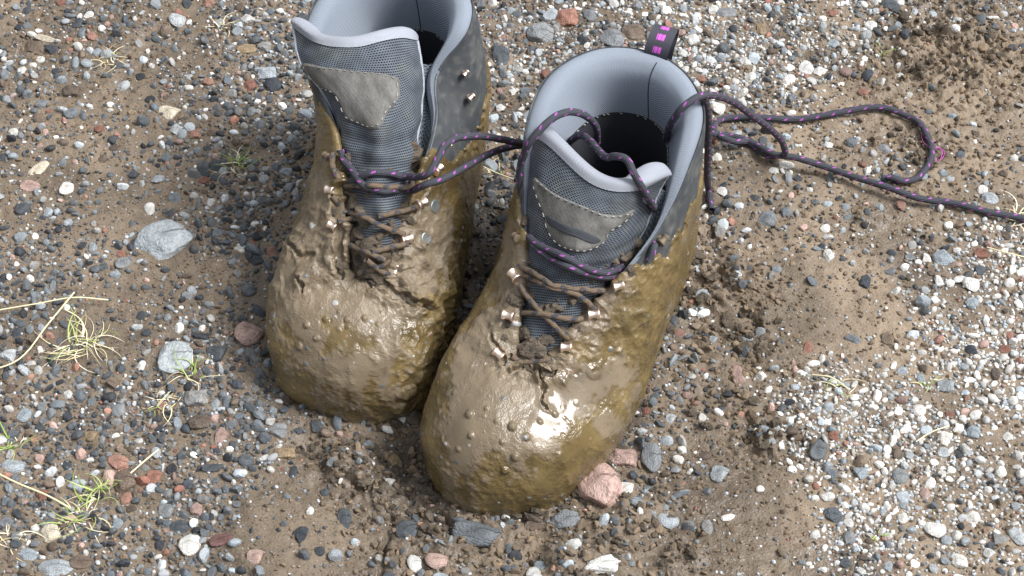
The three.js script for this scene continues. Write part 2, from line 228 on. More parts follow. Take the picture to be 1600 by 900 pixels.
MAT.groundClod = MAT.clod.clone(); MAT.groundClod.roughness = .7;
const CLODS = [1, 2, 3, 4, 5].map(i => { const g = rockGeo(70 + i, 9, .8, .2), P = g.attributes.position, v = new THREE.Vector3(); for (let k = 0; k < P.count; k++) { v.fromBufferAttribute(P, k); v.multiplyScalar(1 + .3 * fbm(v.x * 1.8 + i * 5, v.y * 1.8, v.z * 1.8, 3)); P.setXYZ(k, v.x, v.y, v.z); } g.computeVertexNormals(); return g; });
function buildBoot(cfg) {
  const H = atH(...cfg.heel), T = atH(...cfg.toe), A = T.clone().sub(H).normalize(), LT = new THREE.Vector3(A.z, 0, -A.x);
  const root = new THREE.Group(); root.name = numbered('hiking_boot'); root.position.copy(H); root.rotation.y = Math.atan2(A.x, A.z); scene.add(root);
  tag(root, cfg.label, 'boot', 'pair of muddy hiking boots');
  // boot space: x = lateral (to image right), y = up, z = from heel to toe; metres. Control points are mm (along, lateral, height)
  const toLocal = w => { const d = w.clone().sub(H); return new THREE.Vector3(d.dot(LT), d.y, d.dot(A)); };
  const RIB = cfg.ribs, K = RIB.length;
  const inward = (p, amt) => { const sa = clamp(p[0], 58, 140), dx = sa - p[0], dl = -2 - p[1], L = Math.hypot(dx, dl) || 1; return [p[0] + dx / L * amt, p[1] + dl / L * amt]; };
  const ctrl = RIB.map(r => { const rim = r[4], q = inward(rim, 4); return [...r, [q[0], q[1], rim[2] - 3]].map(p => [p[1] / 1000, p[2] / 1000, p[0] / 1000]); });
  const S = patch(ctrl, true);
  // --- fabric upper
  const NU = 300, NV = 110; const pos = new Float32Array(NU * NV * 3), uv = new Float32Array(NU * NV * 2);
  for (let i = 0; i < NU; i++) for (let j = 0; j < NV; j++) { const k = i * NV + j, v = j / (NV - 1), p = S(i / NU, v); const wr = .0006 * noise(p[0] * 60, p[1] * 60, p[2] * 60); pos.set([p[0] * (1 + wr), p[1], p[2] + wr], k * 3); uv.set([i / NU * 60 * 1.5, v * 20 * 1.5], k * 2); }
  const ug = gridGeo(NU, NV, pos, uv, true), uc = new Float32Array(NU * NV * 3); for (let k = 0; k < NU * NV; k++) { const x = pos[k * 3], y = pos[k * 3 + 1], z = pos[k * 3 + 2], d = .45 * sstep(.05, .7, fbm(x * 190, y * 190, z * 190, 3)) + .3 * sstep(.1, .6, fbm(x * 60, y * 60, z * 60, 3)), t = .9 + .25 * noise(x * 200, y * 200, z * 200); uc.set([mix(.058, .20, d) * t, mix(.066, .20, d) * t, mix(.074, .185, d) * t], k * 3); } ug.setAttribute('color', new THREE.BufferAttribute(uc, 3));
  const upper = mesh('upper', ug, MAT.fabric, root); upper.userData.label = 'slate grey fabric upper showing above the mud';
  // --- tongue control surface from pixel + height
  const tc = cfg.tongue.map(row => row.map(([px, py, h]) => { const p = toLocal(atH(px, py, h)); return [p.x, p.y, p.z]; }));
  const TC = tc[0].map((_, i) => tc.map(row => row[i]));               // [across][along]
  const TS = patch(TC, false);
  const tN = (s, t) => { const e = .01, a = TS(clamp(s - e), t), b = TS(clamp(s + e), t), c = TS(s, clamp(t - e)), d = TS(s, clamp(t + e)); const n = new THREE.Vector3(b[0] - a[0], b[1] - a[1], b[2] - a[2]).cross(new THREE.Vector3(d[0] - c[0], d[1] - c[1], d[2] - c[2])).normalize(); if (n.z < 0) n.negate(); return n; };
  const TW = 70, TT = 120, tp = new Float32Array(TW * TT * 3), tu = new Float32Array(TW * TT * 2);
  const tongueP = (s, t, off) => { const p = TS(s, t), n = tN(s, t); const wr = cfg.fold * (1 - sstep(.45, .8, t)) * noise(s * 5, t * 9, 3.3) + .0005 * noise(s * 8, t * 14, 8.8) + cfg.pleat * Math.sin(s * 17 + 2 * noise(s * 2, t * 5, 1.5)) * sstep(.3, .42, t) * (1 - sstep(.62, .74, t)) + .6 * cfg.pleat * Math.sin(t * 60 + 3 * s) * sstep(.35, .45, t) * (1 - sstep(.55, .66, t)); return new THREE.Vector3(p[0] + n.x * (off + wr), p[1] + n.y * (off + wr), p[2] + n.z * (off + wr)); };
  for (let i = 0; i < TW; i++) for (let j = 0; j < TT; j++) { const s = i / (TW - 1), t = j / (TT - 1), p = tongueP(s, t, 0); tp.set([p.x, p.y, p.z], (i * TT + j) * 3); tu.set([s * cfg.meshRep[0], t * cfg.meshRep[1]], (i * TT + j) * 2); }
  const tongueGeo = gridGeo(TW, TT, tp, tu, false), tcol = new Float32Array(TW * TT * 3); for (let k = 0; k < TW * TT; k++) { const x = tp[k * 3], y = tp[k * 3 + 1], z = tp[k * 3 + 2], d = sstep(.0, .6, fbm(x * 70, y * 70, z * 70 + 4, 4)), b = .85 + .3 * noise(x * 160, y * 160, z * 160); tcol.set([mix(.9, 1.08, d) * b, mix(.9, 1.03, d) * b, mix(.93, .95, d) * b], k * 3); } tongueGeo.setAttribute('color', new THREE.BufferAttribute(tcol, 3)); const tongue = mesh('tongue', tongueGeo, MAT.tongueMesh, root); tongue.userData.label = 'grey mesh tongue with a suede patch';
  // padded back and rolled top edge of the tongue
  {
    const prof = [[0, .0008, 0], [1, .0017, .0035], [1, -.0015, .0065], [1, -.006, .0065], [1, -.0105, .0035], [1, -.0125, -.002], [.92, -.013, 0], [.75, -.0125, 0], [.5, -.009, 0], [.25, -.006, 0]];
    const n = TW, m = prof.length, bp = [];
    for (let i = 0; i < n; i++) { const s = i / (n - 1), col = []; const e = clamp(Math.min(s, 1 - s) / .1), th = Math.sqrt(1 - (1 - e) * (1 - e)) * .6 + .4; prof.forEach(([t, o, up], k) => { const tt = k === 0 ? .985 : t; const p = tongueP(s, tt, 0), nn = tN(s, tt); const a = TS(s, 1), b = TS(s, .94), ax = new THREE.Vector3(a[0] - b[0], a[1] - b[1], a[2] - b[2]).normalize(); p.addScaledVector(nn, o * (k < 2 ? 1 : th)).addScaledVector(ax, up * th); col.push([p.x, p.y, p.z]); }); bp.push(col); }
    const F = patch(bp, false), W = 60, Q = 60, P2 = new Float32Array(W * Q * 3), U2 = new Float32Array(W * Q * 2); for (let i = 0; i < W; i++) for (let j = 0; j < Q; j++) { P2.set(F(i / (W - 1), j / (Q - 1)), (i * Q + j) * 3); U2.set([i / W * 5, j / Q * 10], (i * Q + j) * 2); }
    const tl = mesh('lining', gridGeo(W, Q, P2, U2, false), MAT.edge, tongue); tl.userData.label = 'pale padded edge and back of the tongue';
  }
  // --- pixel picking on upper and tongue
  root.updateMatrixWorld(true);
  const tris = [];
  const addT = (g, isT) => { const P = g.attributes.position, id = g.index.array, w = []; for (let i = 0; i < P.count; i++) w.push(new THREE.Vector3().fromBufferAttribute(P, i).applyMatrix4(root.matrixWorld)); for (let i = 0; i < id.length; i += 3) tris.push([w[id[i]], w[id[i + 1]], w[id[i + 2]], isT, id[i]]); };
  addT(upper.geometry, false); addT(tongueGeo, true);
  const ray = new THREE.Ray(), tmp = new THREE.Vector3();
  function hit(px, py, onlyT) {
    ray.origin.copy(CAM); ray.direction.copy(rayDir(px, py)); let best = 1e9, res = null;
    for (const t of tris) { if (onlyT && !t[3]) continue; if (ray.intersectTriangle(t[0], t[1], t[2], false, tmp)) { const d = tmp.distanceTo(CAM); if (d < best) { best = d; const n = new THREE.Vector3().subVectors(t[1], t[0]).cross(new THREE.Vector3().subVectors(t[2], t[0])).normalize(); if (n.dot(ray.direction) > 0) n.negate(); res = { w: tmp.clone(), n, st: t[3] ? [Math.floor(t[4] / TT) / (TW - 1), (t[4] % TT) / (TT - 1)] : null }; } } }
    return res;
  }
  const al = poly => poly.map(([px, py]) => { const h = hit(px, py); const p = h ? toLocal(h.w) : toLocal(atH(px, py, .03)); return [p.z, p.x]; });
  // --- mud coat: same surface, swollen outwards by the mud's own thickness
  const vb = vlist(K, cfg.mudTop), filmSheens = cfg.filmSheen.map(al), ochres = cfg.ochre.map(al), slicks = cfg.slick.map(al), gaps = cfg.gaps.map(([w, d, ...l]) => [w / 1000, d / 1000, al(l)]), bumps = cfg.bumps.map(([px, py, r, hh]) => { const h = hit(px, py); return h ? [toLocal(h.w), r / 1000, hh / 1000] : null; }).filter(Boolean);
  const rough = field2(cfg.rough.map(([px, py, r, v]) => { const h = hit(px, py); const p = h ? toLocal(h.w) : new THREE.Vector3(); return [p.z, p.x, r / 2500, v]; }));
  const TX = 1536, TY = 560, st = 2, MU = TX / st, MV = TY / st + 1;
  const col = new Uint8Array(TX * TY * 4), bmp = new Uint8Array(TX * TY * 4), rg = new Uint8Array(TX * TY * 4);
  const mp = new Float32Array(MU * MV * 3), mu = new Float32Array(MU * MV * 2), keep = new Uint8Array(MU * MV);
  const CU = 256, CV = 96, cp = []; for (let i = 0; i < CU; i++) { const c = []; for (let j = 0; j < CV; j++) c.push(S(i / CU, j / (CV - 1))); cp.push(c); }
  const near = (u, v) => { const fu = u * CU, i = Math.floor(fu) % CU, tu2 = fu - Math.floor(fu), fv = v * (CV - 1), j = clamp(Math.floor(fv), 0, CV - 2), tv = fv - j, a = cp[i][j], b = cp[(i + 1) % CU][j], c = cp[i][j + 1], d = cp[(i + 1) % CU][j + 1]; return [0, 1, 2].map(k => mix(mix(a[k], b[k], tu2), mix(c[k], d[k], tu2), tv)); };
  const nrm = (u, v) => { const e = .004, a = near((u - e + 1) % 1, v), b = near((u + e) % 1, v), c = near(u, clamp(v - .012)), d = near(u, clamp(v + .012)); const n = new THREE.Vector3(d[0] - c[0], d[1] - c[1], d[2] - c[2]).cross(new THREE.Vector3(b[0] - a[0], b[1] - a[1], b[2] - a[2])).normalize(); return n; };
  const n0 = nrm(.05, .4), outSign = n0.z < 0 ? 1 : -1;                   // rib 1 faces the heel
  const z0 = cfg.seed;
  function fields(p, u, v) {
    const [x, y, z] = p, R = rough(z, x);
    const wx = x + .0035 * noise(x * 130, z * 130, 5 + z0) + .0014 * noise(x * 420, z * 420, z0), wz = z + .0035 * noise(x * 130, z * 130, 15 + z0) + .0014 * noise(x * 420, z * 420, 9 + z0);
    const edge = vb(u) - v + .07 * fbm(x * 60, y * 60, z * 60 + z0, 3) + .02 * noise(x * 300, y * 300, z * 300);
    const m = sstep(-.012, .028, edge);
    let filmSheen = -1; for (const f of filmSheens) filmSheen = Math.max(filmSheen, polyDist(f, wz, wx)); let och = -1; for (const f of ochres) och = Math.max(och, polyDist(f, wz, wx));
    filmSheen = Math.min(filmSheen, -och); let sl = -1; for (const f of slicks) sl = Math.max(sl, polyDist(f, wz, wx));
    const patchy = fbm(x * 90, y * 90, z * 90 + 3 * z0, 3);
    let F = sstep(-.0026, .0026, filmSheen + .0065 * patchy + .003 * noise(x * 400, y * 400, z * 400));
    const W = sstep(-.0014, .0014, sl + .0022 * patchy);
    let T = .0016 + .0016 * fbm(x * 38, y * 38, z * 38 + z0, 2) + .0006 * F;
    const lum = fbm(x * 120, y * 75, z * 120 + z0, 4), ridge = 1 - 2 * Math.abs(noise(x * 95, y * 95, z * 95 + z0 * 2));
    T += (1 - .85 * W) * R * (.0017 * lum + .0014 * ridge * ridge * Math.sign(ridge)) + .00035 * noise(x * 330, y * 330, z * 330) * (.3 + .8 * R + .15 * (1 - F)) * (1 - .9 * W);
    // grains under the mud
    const cs = 220; const ci = Math.floor(x * cs - .5), cj = Math.floor(y * cs - .5), ck = Math.floor(z * cs - .5); let gsum = 0, gh = 0;
    for (let a = 0; a <= 1; a++) for (let b = 0; b <= 1; b++) for (let c = 0; c <= 1; c++) { const h = hash2(ci + a + 131 * (cj + b), ck + c + z0 * 17); if (h < .70) continue; const h2 = hash2(ci + a + 7, ck + c + 311 * (cj + b)), h3 = hash2(cj + b + 77, ci + a + 13 * (ck + c)); const ox = (ci + a + h2) / cs, oy = (cj + b + h3) / cs, oz = (ck + c + (h * 50 % 1)) / cs, r = .0006 + .0011 * h3 * h2; const d = ((x - ox) ** 2 + (y - oy) ** 2 + (z - oz) ** 2) / (r * r * 1.6); if (d < 1) { const gv = r * .75 * Math.sqrt(1 - d); if (gv > gsum) { gsum = gv; gh = (h2 * 7.3 + h3 * 3.1) % 1; } } }
    T += gsum * cfg.grain * (1 - .6 * W);
    for (const [q, r, hh] of bumps) { const d = ((x - q.x) ** 2 + (y - q.y) ** 2 + (z - q.z) ** 2) / (r * r); if (d < 1) T += hh * Math.sqrt(1 - d); }
    let g = 0; for (const [w, d, l] of gaps) { const q = lineDist(l, wz, wx); if (q < w * 5) { const s = 1 - sstep(w * .5, w * 1.1, q); g = Math.max(g, s); T += .6 * d * (1 - sstep(w * 1.2, w * 4.5, q)) * (.5 + .9 * Math.max(0, lum + .3)); T -= 1.5 * d * s; } }
    return { T: m * Math.max(T, .0003) - (1 - m) * .0015, m, F, W, R, patchy, lum, gsum, gh };
  }
  for (let i = 0; i < TX; i++) for (let j = 0; j < TY; j++) {
    const u = i / TX, v = j / (TY - 1), p = near(u, v), mustMesh = i % st === 0 && (j % st === 0 || j === TY - 1);
    const f = fields(p, u, v), [x, y, z] = p, k = (j * TX + i) * 4;
    const fine = noise(x * 900, y * 900, z * 900), e = hash2(i, j) - .5, blot = fbm(x * 45, y * 45, z * 45 + 40 + z0, 3);
    const och = [.132, .094, .038], beigeSheen = [.160, .125, .083], dk = [.060, .045, .027];  // beige mud skin, its paleness partly sky reflection painted into the colour
    const tone = 1 + .16 * blot + .14 * f.patchy + .10 * fine + .10 * e;
    const drk = sstep(.25, .7, f.lum * .9 + .25 * noise(x * 260, y * 260, z * 260)) * clamp(f.R, 0, 1) * .7;
    let c = och.map((o, q) => mix(o * (1 + .25 * blot), beigeSheen[q], f.F)); c = c.map((o, q) => mix(o, dk[q], drk) * tone);
    if (f.gsum > .0003) { const hh = f.gh; c = hh > .8 ? [.3, .3, .3] : hh > .6 ? [.11, .115, .12] : hh > .5 ? [.22, .12, .08] : c.map(o => o * (.7 + .8 * hh)); }
    col[k] = lin8(c[0]); col[k + 1] = lin8(c[1]); col[k + 2] = lin8(c[2]); col[k + 3] = 255;
    const bb = clamp(.5 + (1 - .92 * f.W) * (.26 * fine + .2 * noise(x * 1900, y * 1900, z * 1900) + .25 * e)); bmp[k] = bmp[k + 1] = bmp[k + 2] = 255 * bb; bmp[k + 3] = 255;
    const ro = clamp(mix(.28, .36, f.F) + .3 * clamp(f.R - .45, 0, 1) + .16 * blot + .12 * fine, .12, .9) * (1 - .4 * f.W); rg[k] = rg[k + 1] = rg[k + 2] = 255 * ro; rg[k + 3] = 255;
    if (mustMesh) { const mi = i / st, mj = j === TY - 1 ? MV - 1 : j / st, n = nrm(u, v), q = mi * MV + mj; mp.set([x + n.x * f.T * outSign, y + n.y * f.T * outSign, z + n.z * f.T * outSign], q * 3); mu.set([u + .5 / TX, (j + .5) / TY], q * 2); keep[q] = f.T > -.0012 ? 1 : 0; }
  }
  // close the seam with a doubled column so that uv runs 0..1
  { const P = new Float32Array((MU + 1) * MV * 3), U = new Float32Array((MU + 1) * MV * 2), Kp = new Uint8Array((MU + 1) * MV); P.set(mp); U.set(mu); Kp.set(keep); for (let j = 0; j < MV; j++) { const a = j, b = MU * MV + j; P.set(mp.subarray(a * 3, a * 3 + 3), b * 3); U.set([1 + .5 / TX, mu[a * 2 + 1]], b * 2); Kp[b] = keep[a]; }
    const mm = new THREE.MeshPhysicalMaterial({ map: rawTex(col, TX, TY, true), roughnessMap: rawTex(rg, TX, TY), roughness: 1, bumpMap: rawTex(bmp, TX, TY), bumpScale: .0005, specularIntensity: 1, ior: 1.48 });
    const mud = mesh('mud_coat', gridGeo(MU + 1, MV, P, U, false, Kp), mm, root); mud.userData.label = cfg.mudLabel;
  }
  // --- collar lining, dark lower lining and insole
  {
    const L = RIB.map((r, i) => {
      const rim = r[4], up = r[3], mid = r[2], so = r[1], cw = cfg.collarW[i], h0 = rim[2], I = (p, a, h) => { const q = inward(p, a); return [q[1] / 1000, h / 1000, q[0] / 1000]; };
      return [I(rim, .3 * cw, h0 - 2.5), I(rim, .2 * cw, h0 + .25 * cw), I(rim, .8 * cw, h0 + .65 * cw), I(rim, 1.45 * cw, h0 + .3 * cw), I(rim, 1.8 * cw, h0 - 8), I([mix(rim[0], up[0], .7), mix(rim[1], up[1], .7)], 2.1 * cw, mix(h0, up[2], .7)), I(up, 2.0 * cw + 2, up[2] - 8), I(mid, 2 * cw + 4, mid[2]), I(so, 12, 14)];
    });
    const f = patch(L, true), n = 200, m = 44, make = (va, vb2, rows) => { const P = new Float32Array((n + 1) * rows * 3), U = new Float32Array((n + 1) * rows * 2); for (let i = 0; i <= n; i++) for (let j = 0; j < rows; j++) { const v = mix(va, vb2, j / (rows - 1)), p = f((i % n) / n, v); P.set(p, (i * rows + j) * 3); U.set([i / n * 30, v * 16], (i * rows + j) * 2); } return gridGeo(n + 1, rows, P, U, false); };
    const ln = mesh('collar_lining', make(0, cfg.split, m), MAT.lining, root); ln.userData.label = 'pale blue grey knitted lining of the padded collar';
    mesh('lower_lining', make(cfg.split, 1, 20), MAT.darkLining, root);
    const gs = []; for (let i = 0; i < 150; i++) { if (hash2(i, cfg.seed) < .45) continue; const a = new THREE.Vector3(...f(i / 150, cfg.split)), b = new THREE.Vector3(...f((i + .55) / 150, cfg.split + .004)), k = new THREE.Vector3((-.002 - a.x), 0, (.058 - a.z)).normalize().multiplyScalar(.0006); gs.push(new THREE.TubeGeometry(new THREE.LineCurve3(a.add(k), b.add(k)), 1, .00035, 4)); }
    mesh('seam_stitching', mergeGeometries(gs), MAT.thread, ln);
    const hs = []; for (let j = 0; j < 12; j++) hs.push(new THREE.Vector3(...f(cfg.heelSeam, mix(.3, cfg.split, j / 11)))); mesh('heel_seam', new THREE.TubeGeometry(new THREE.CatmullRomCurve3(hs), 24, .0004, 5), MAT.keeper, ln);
    for (const sd of [0, 1]) { const eb = []; for (let j = 0; j < 14; j++) eb.push(tongueP(sd, mix(.5, .985, j / 13), -.0006)); mesh('edge_binding', new THREE.TubeGeometry(new THREE.CatmullRomCurve3(eb), 40, .0011, 6), MAT.edge, tongue); }
    const sh = []; for (let i = 0; i < 60; i++) { const p = f(i / 60, 1); sh.push(new THREE.Vector2(p[0], p[2])); }
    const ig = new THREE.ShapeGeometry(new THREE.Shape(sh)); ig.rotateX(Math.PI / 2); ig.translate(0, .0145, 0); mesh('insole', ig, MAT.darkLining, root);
  }
  // sole under the mud
  {
    const sh = []; for (let i = 0; i < 80; i++) { const p = S(i / 80, .14); sh.push(new THREE.Vector2(p[0] * .97, p[2] * .985)); }
    const sg = new THREE.ExtrudeGeometry(new THREE.Shape(sh), { depth: .012, bevelEnabled: false }); sg.rotateX(Math.PI / 2); sg.translate(0, .004, 0);
    mesh('outsole', sg, new THREE.MeshStandardMaterial({ color: srgb(48, 46, 44), roughness: .8 }), root);
  }
  // --- pieces laid on the tongue
  const onTongue = px => { const cx = px.reduce((a, p) => a + p[0], 0) / px.length, cy = px.reduce((a, p) => a + p[1], 0) / px.length; return px.map(([x, y]) => { for (let k = 0; k < .5; k += .02) { const h = hit(mix(x, cx, k), mix(y, cy, k), true); if (h) return h.st; } return null; }).filter(Boolean); };
  const slab = (st, th, rings, name, mat, parent, rep) => {
    const c2 = new THREE.CatmullRomCurve3(st.map(([s, t]) => new THREE.Vector3(s, t, 0)), true, 'centripetal'), o = c2.getSpacedPoints(72).slice(0, 72), cx = o.reduce((a, p) => a + p.x, 0) / 72, cy = o.reduce((a, p) => a + p.y, 0) / 72, R2 = rings + 2;
    const P = new Float32Array(72 * R2 * 3), U = new Float32Array(72 * R2 * 2);
    for (let i = 0; i < 72; i++) for (let j = 0; j < R2; j++) { const r = Math.min(1, j / rings), s = cx + (o[i].x - cx) * r, t = cy + (o[i].y - cy) * r, off = j > rings ? -.001 : j === rings ? th * .55 : th; const p = tongueP(clamp(s), clamp(t), off); P.set([p.x, p.y, p.z], (i * R2 + j) * 3); U.set([s * rep, t * rep], (i * R2 + j) * 2); }
    return { m: mesh(name, gridGeo(72, R2, P, U, true), mat, parent), o, cx, cy };
  };
  {
    const pt = slab(onTongue(cfg.patch), .0014, 10, 'suede_patch', MAT.suede, tongue, 2); pt.m.userData.label = 'worn grey suede patch stitched to the tongue';
    const gs = []; for (let i = 0; i < 72; i++) { if (i % 4 > 2) continue; const q = pt.o[i], q2 = pt.o[(i + 1) % 72], k = .93; const a = tongueP(pt.cx + (q.x - pt.cx) * k, pt.cy + (q.y - pt.cy) * k, .0017), b = tongueP(pt.cx + (q2.x - pt.cx) * k, pt.cy + (q2.y - pt.cy) * k, .0017); if (i % 2) continue; const g = new THREE.TubeGeometry(new THREE.LineCurve3(a, a.clone().lerp(b, .75)), 1, .00035, 4, false); gs.push(g); }
    mesh('stitching', mergeGeometries(gs), MAT.thread, pt.m);
    if (cfg.slot) { const sl = slab(onTongue(cfg.slot), .0019, 4, 'lace_keeper', MAT.keeper, pt.m, 20); sl.m.userData.label = 'dark lace slot across the patch'; }
  }
  // --- gussets between tongue and collar, mud smeared over the lower tongue
  for (const [side, u0, u1] of [[1, 8 / K, 3.3 / K], [0, 12 / K, 16.7 / K]]) {
    const n = 60, m = 14, P = new Float32Array(n * m * 3), U = new Float32Array(n * m * 2);
    for (let i = 0; i < n; i++) { const t = i / (n - 1) * .86, a = tongueP(side, t, -.0015), rp = S(mix(u0, u1, i / (n - 1)), .97), b = new THREE.Vector3(rp[0], rp[1] - .004, rp[2]); for (let j = 0; j < m; j++) { const q = j / (m - 1), p = a.clone().lerp(b, q); p.y -= .006 * Math.sin(PI * q) + .0015 * Math.sin(q * 9 + t * 30); P.set([p.x, p.y, p.z], (i * m + j) * 3); U.set([q * .8, t * cfg.meshRep[1]], (i * m + j) * 2); } }
    const gu = mesh('gusset', gridGeo(n, m, P, U, false), MAT.mesh, tongue); gu.userData.label = 'dark mesh gusset beside the tongue';
  }
  {
    const n = 170, m = 210, P = new Float32Array(n * m * 3), U = new Float32Array(n * m * 2), kp = new Uint8Array(n * m);
    for (let i = 0; i < n; i++) for (let j = 0; j < m; j++) { const s2 = i / (n - 1), t = j / (m - 1) * .55, q = tongueP(s2, t, 0), nz = fbm(q.x * 95, q.y * 95, q.z * 95 + z0 * 3, 3); const e = nz * 1.1 + cfg.tongueMud - 2.1 * t + .9 * Math.pow(Math.abs(s2 - .5) * 2, 3), T = clamp(e * .011, -.0012, .0036) + .0004 * noise(q.x * 400, q.y * 400, q.z * 400); const p = tongueP(s2, t, T); P.set([p.x, p.y, p.z], (i * m + j) * 3); U.set([s2 * 5, t * 16], (i * m + j) * 2); kp[i * m + j] = T > -.0006 ? 1 : 0; }
    const tm = mesh('tongue_mud', gridGeo(n, m, P, U, false, kp), MAT.clod, tongue); tm.userData.label = 'mud smeared over the lower tongue';
  }
  for (const [px, py, w, h2] of cfg.clods) { const t = hit(px, py); if (!t) continue; const m = mesh('mud_clod', CLODS[Math.floor(hash2(px, py) * CLODS.length)], MAT.clod, root); m.position.copy(toLocal(t.w.addScaledVector(t.n, .0012))); m.quaternion.setFromUnitVectors(new THREE.Vector3(0, 1, 0), t.n.clone().applyQuaternion(root.quaternion.clone().invert())).multiply(new THREE.Quaternion().setFromAxisAngle(new THREE.Vector3(0, 1, 0), hash2(py, px) * .8 - .4)); m.scale.set(w / 4700, Math.min(w, h2) / 8000 + .001, h2 / 4300); }
  // --- lace hooks
  const hookGeo = (() => { const g = new THREE.LatheGeometry([[0, -.0040], [.0030, -.0040], [.0036, -.0035], [.0035, -.0029], [.0028, -.0014], [.0026, 0], [.0028, .0014], [.0035, .0029], [.0036, .0035], [.0030, .0040], [0, .0040]].map(a => new THREE.Vector2(...a)), 18); g.rotateZ(PI / 2); g.translate(0, 0, .0024); const b = new THREE.CylinderGeometry(.0017, .0026, .004, 12); b.rotateX(PI / 2); return mergeGeometries([g, b]); })();
  const rivetGeo = (() => { const g = new THREE.LatheGeometry([[0, .0009], [.0026, .0009], [.0032, .0012], [.0038, .0009], [.0041, 0], [.0042, -.002]].map(a => new THREE.Vector2(...a)), 20); g.rotateX(Math.PI / 2); return g; })();
  const inv = root.quaternion.clone().invert();
  const place = (name, geo, mat, px, py, ang, lift, sc = 1, label) => { const h = hit(px, py); if (!h) return; const m = mesh(name, geo, mat, root); m.position.copy(toLocal(h.w.clone().addScaledVector(h.n, lift))); const n = h.n.clone().applyQuaternion(inv); m.quaternion.setFromUnitVectors(new THREE.Vector3(0, 0, 1), n).multiply(new THREE.Quaternion().setFromAxisAngle(new THREE.Vector3(0, 0, 1), ang)); m.scale.setScalar(sc); if (label) m.userData.label = label; };
  for (const [px, py, ang, sc, muddy] of cfg.hooks) place('lace_hook', hookGeo, muddy ? MAT.muddyMetal : MAT.metal, px, py, ang, .0016, sc * .86, muddy ? 'mud smeared lace hook' : 'bright copper toned lace hook');
  for (const [px, py] of cfg.rivets) place('rivet', rivetGeo, MAT.greyMetal, px, py, 0, .0014);
  // --- laces
  cfg.laces.forEach(([muddy, r, ...pts], li) => {
    const q = pts.map(([px, py, h]) => { if (h === 'g') { const p = atH(px, py, 0); p.y = ground(p.x, p.z) + r + .0018; return toLocal(p); } if (h !== undefined) return toLocal(atH(px, py, h)); const t = hit(px, py); return t ? toLocal(t.w.addScaledVector(t.n, r + (muddy ? .0026 : .0004))) : null; }).filter(Boolean);
    const m = mesh('lace', tube(q, r, li + z0 * 10, muddy ? .0008 : .0003), muddy ? MAT.muddyLace : MAT.lace, root); m.userData.label = muddy ? 'mud caked lace crossing the tongue' : 'dark lace with magenta flecks';
  });
  return { root, hit, toLocal, S, H };
}
function field2(L) { return (a, l) => { let s = .3, v = .3 * .2; for (const [x, y, r, q] of L) { const d = ((a - x) ** 2 + (l - y) ** 2) / (r * r); if (d > 8) continue; const w = Math.exp(-d); s += w; v += w * q; } return v / s; }; }
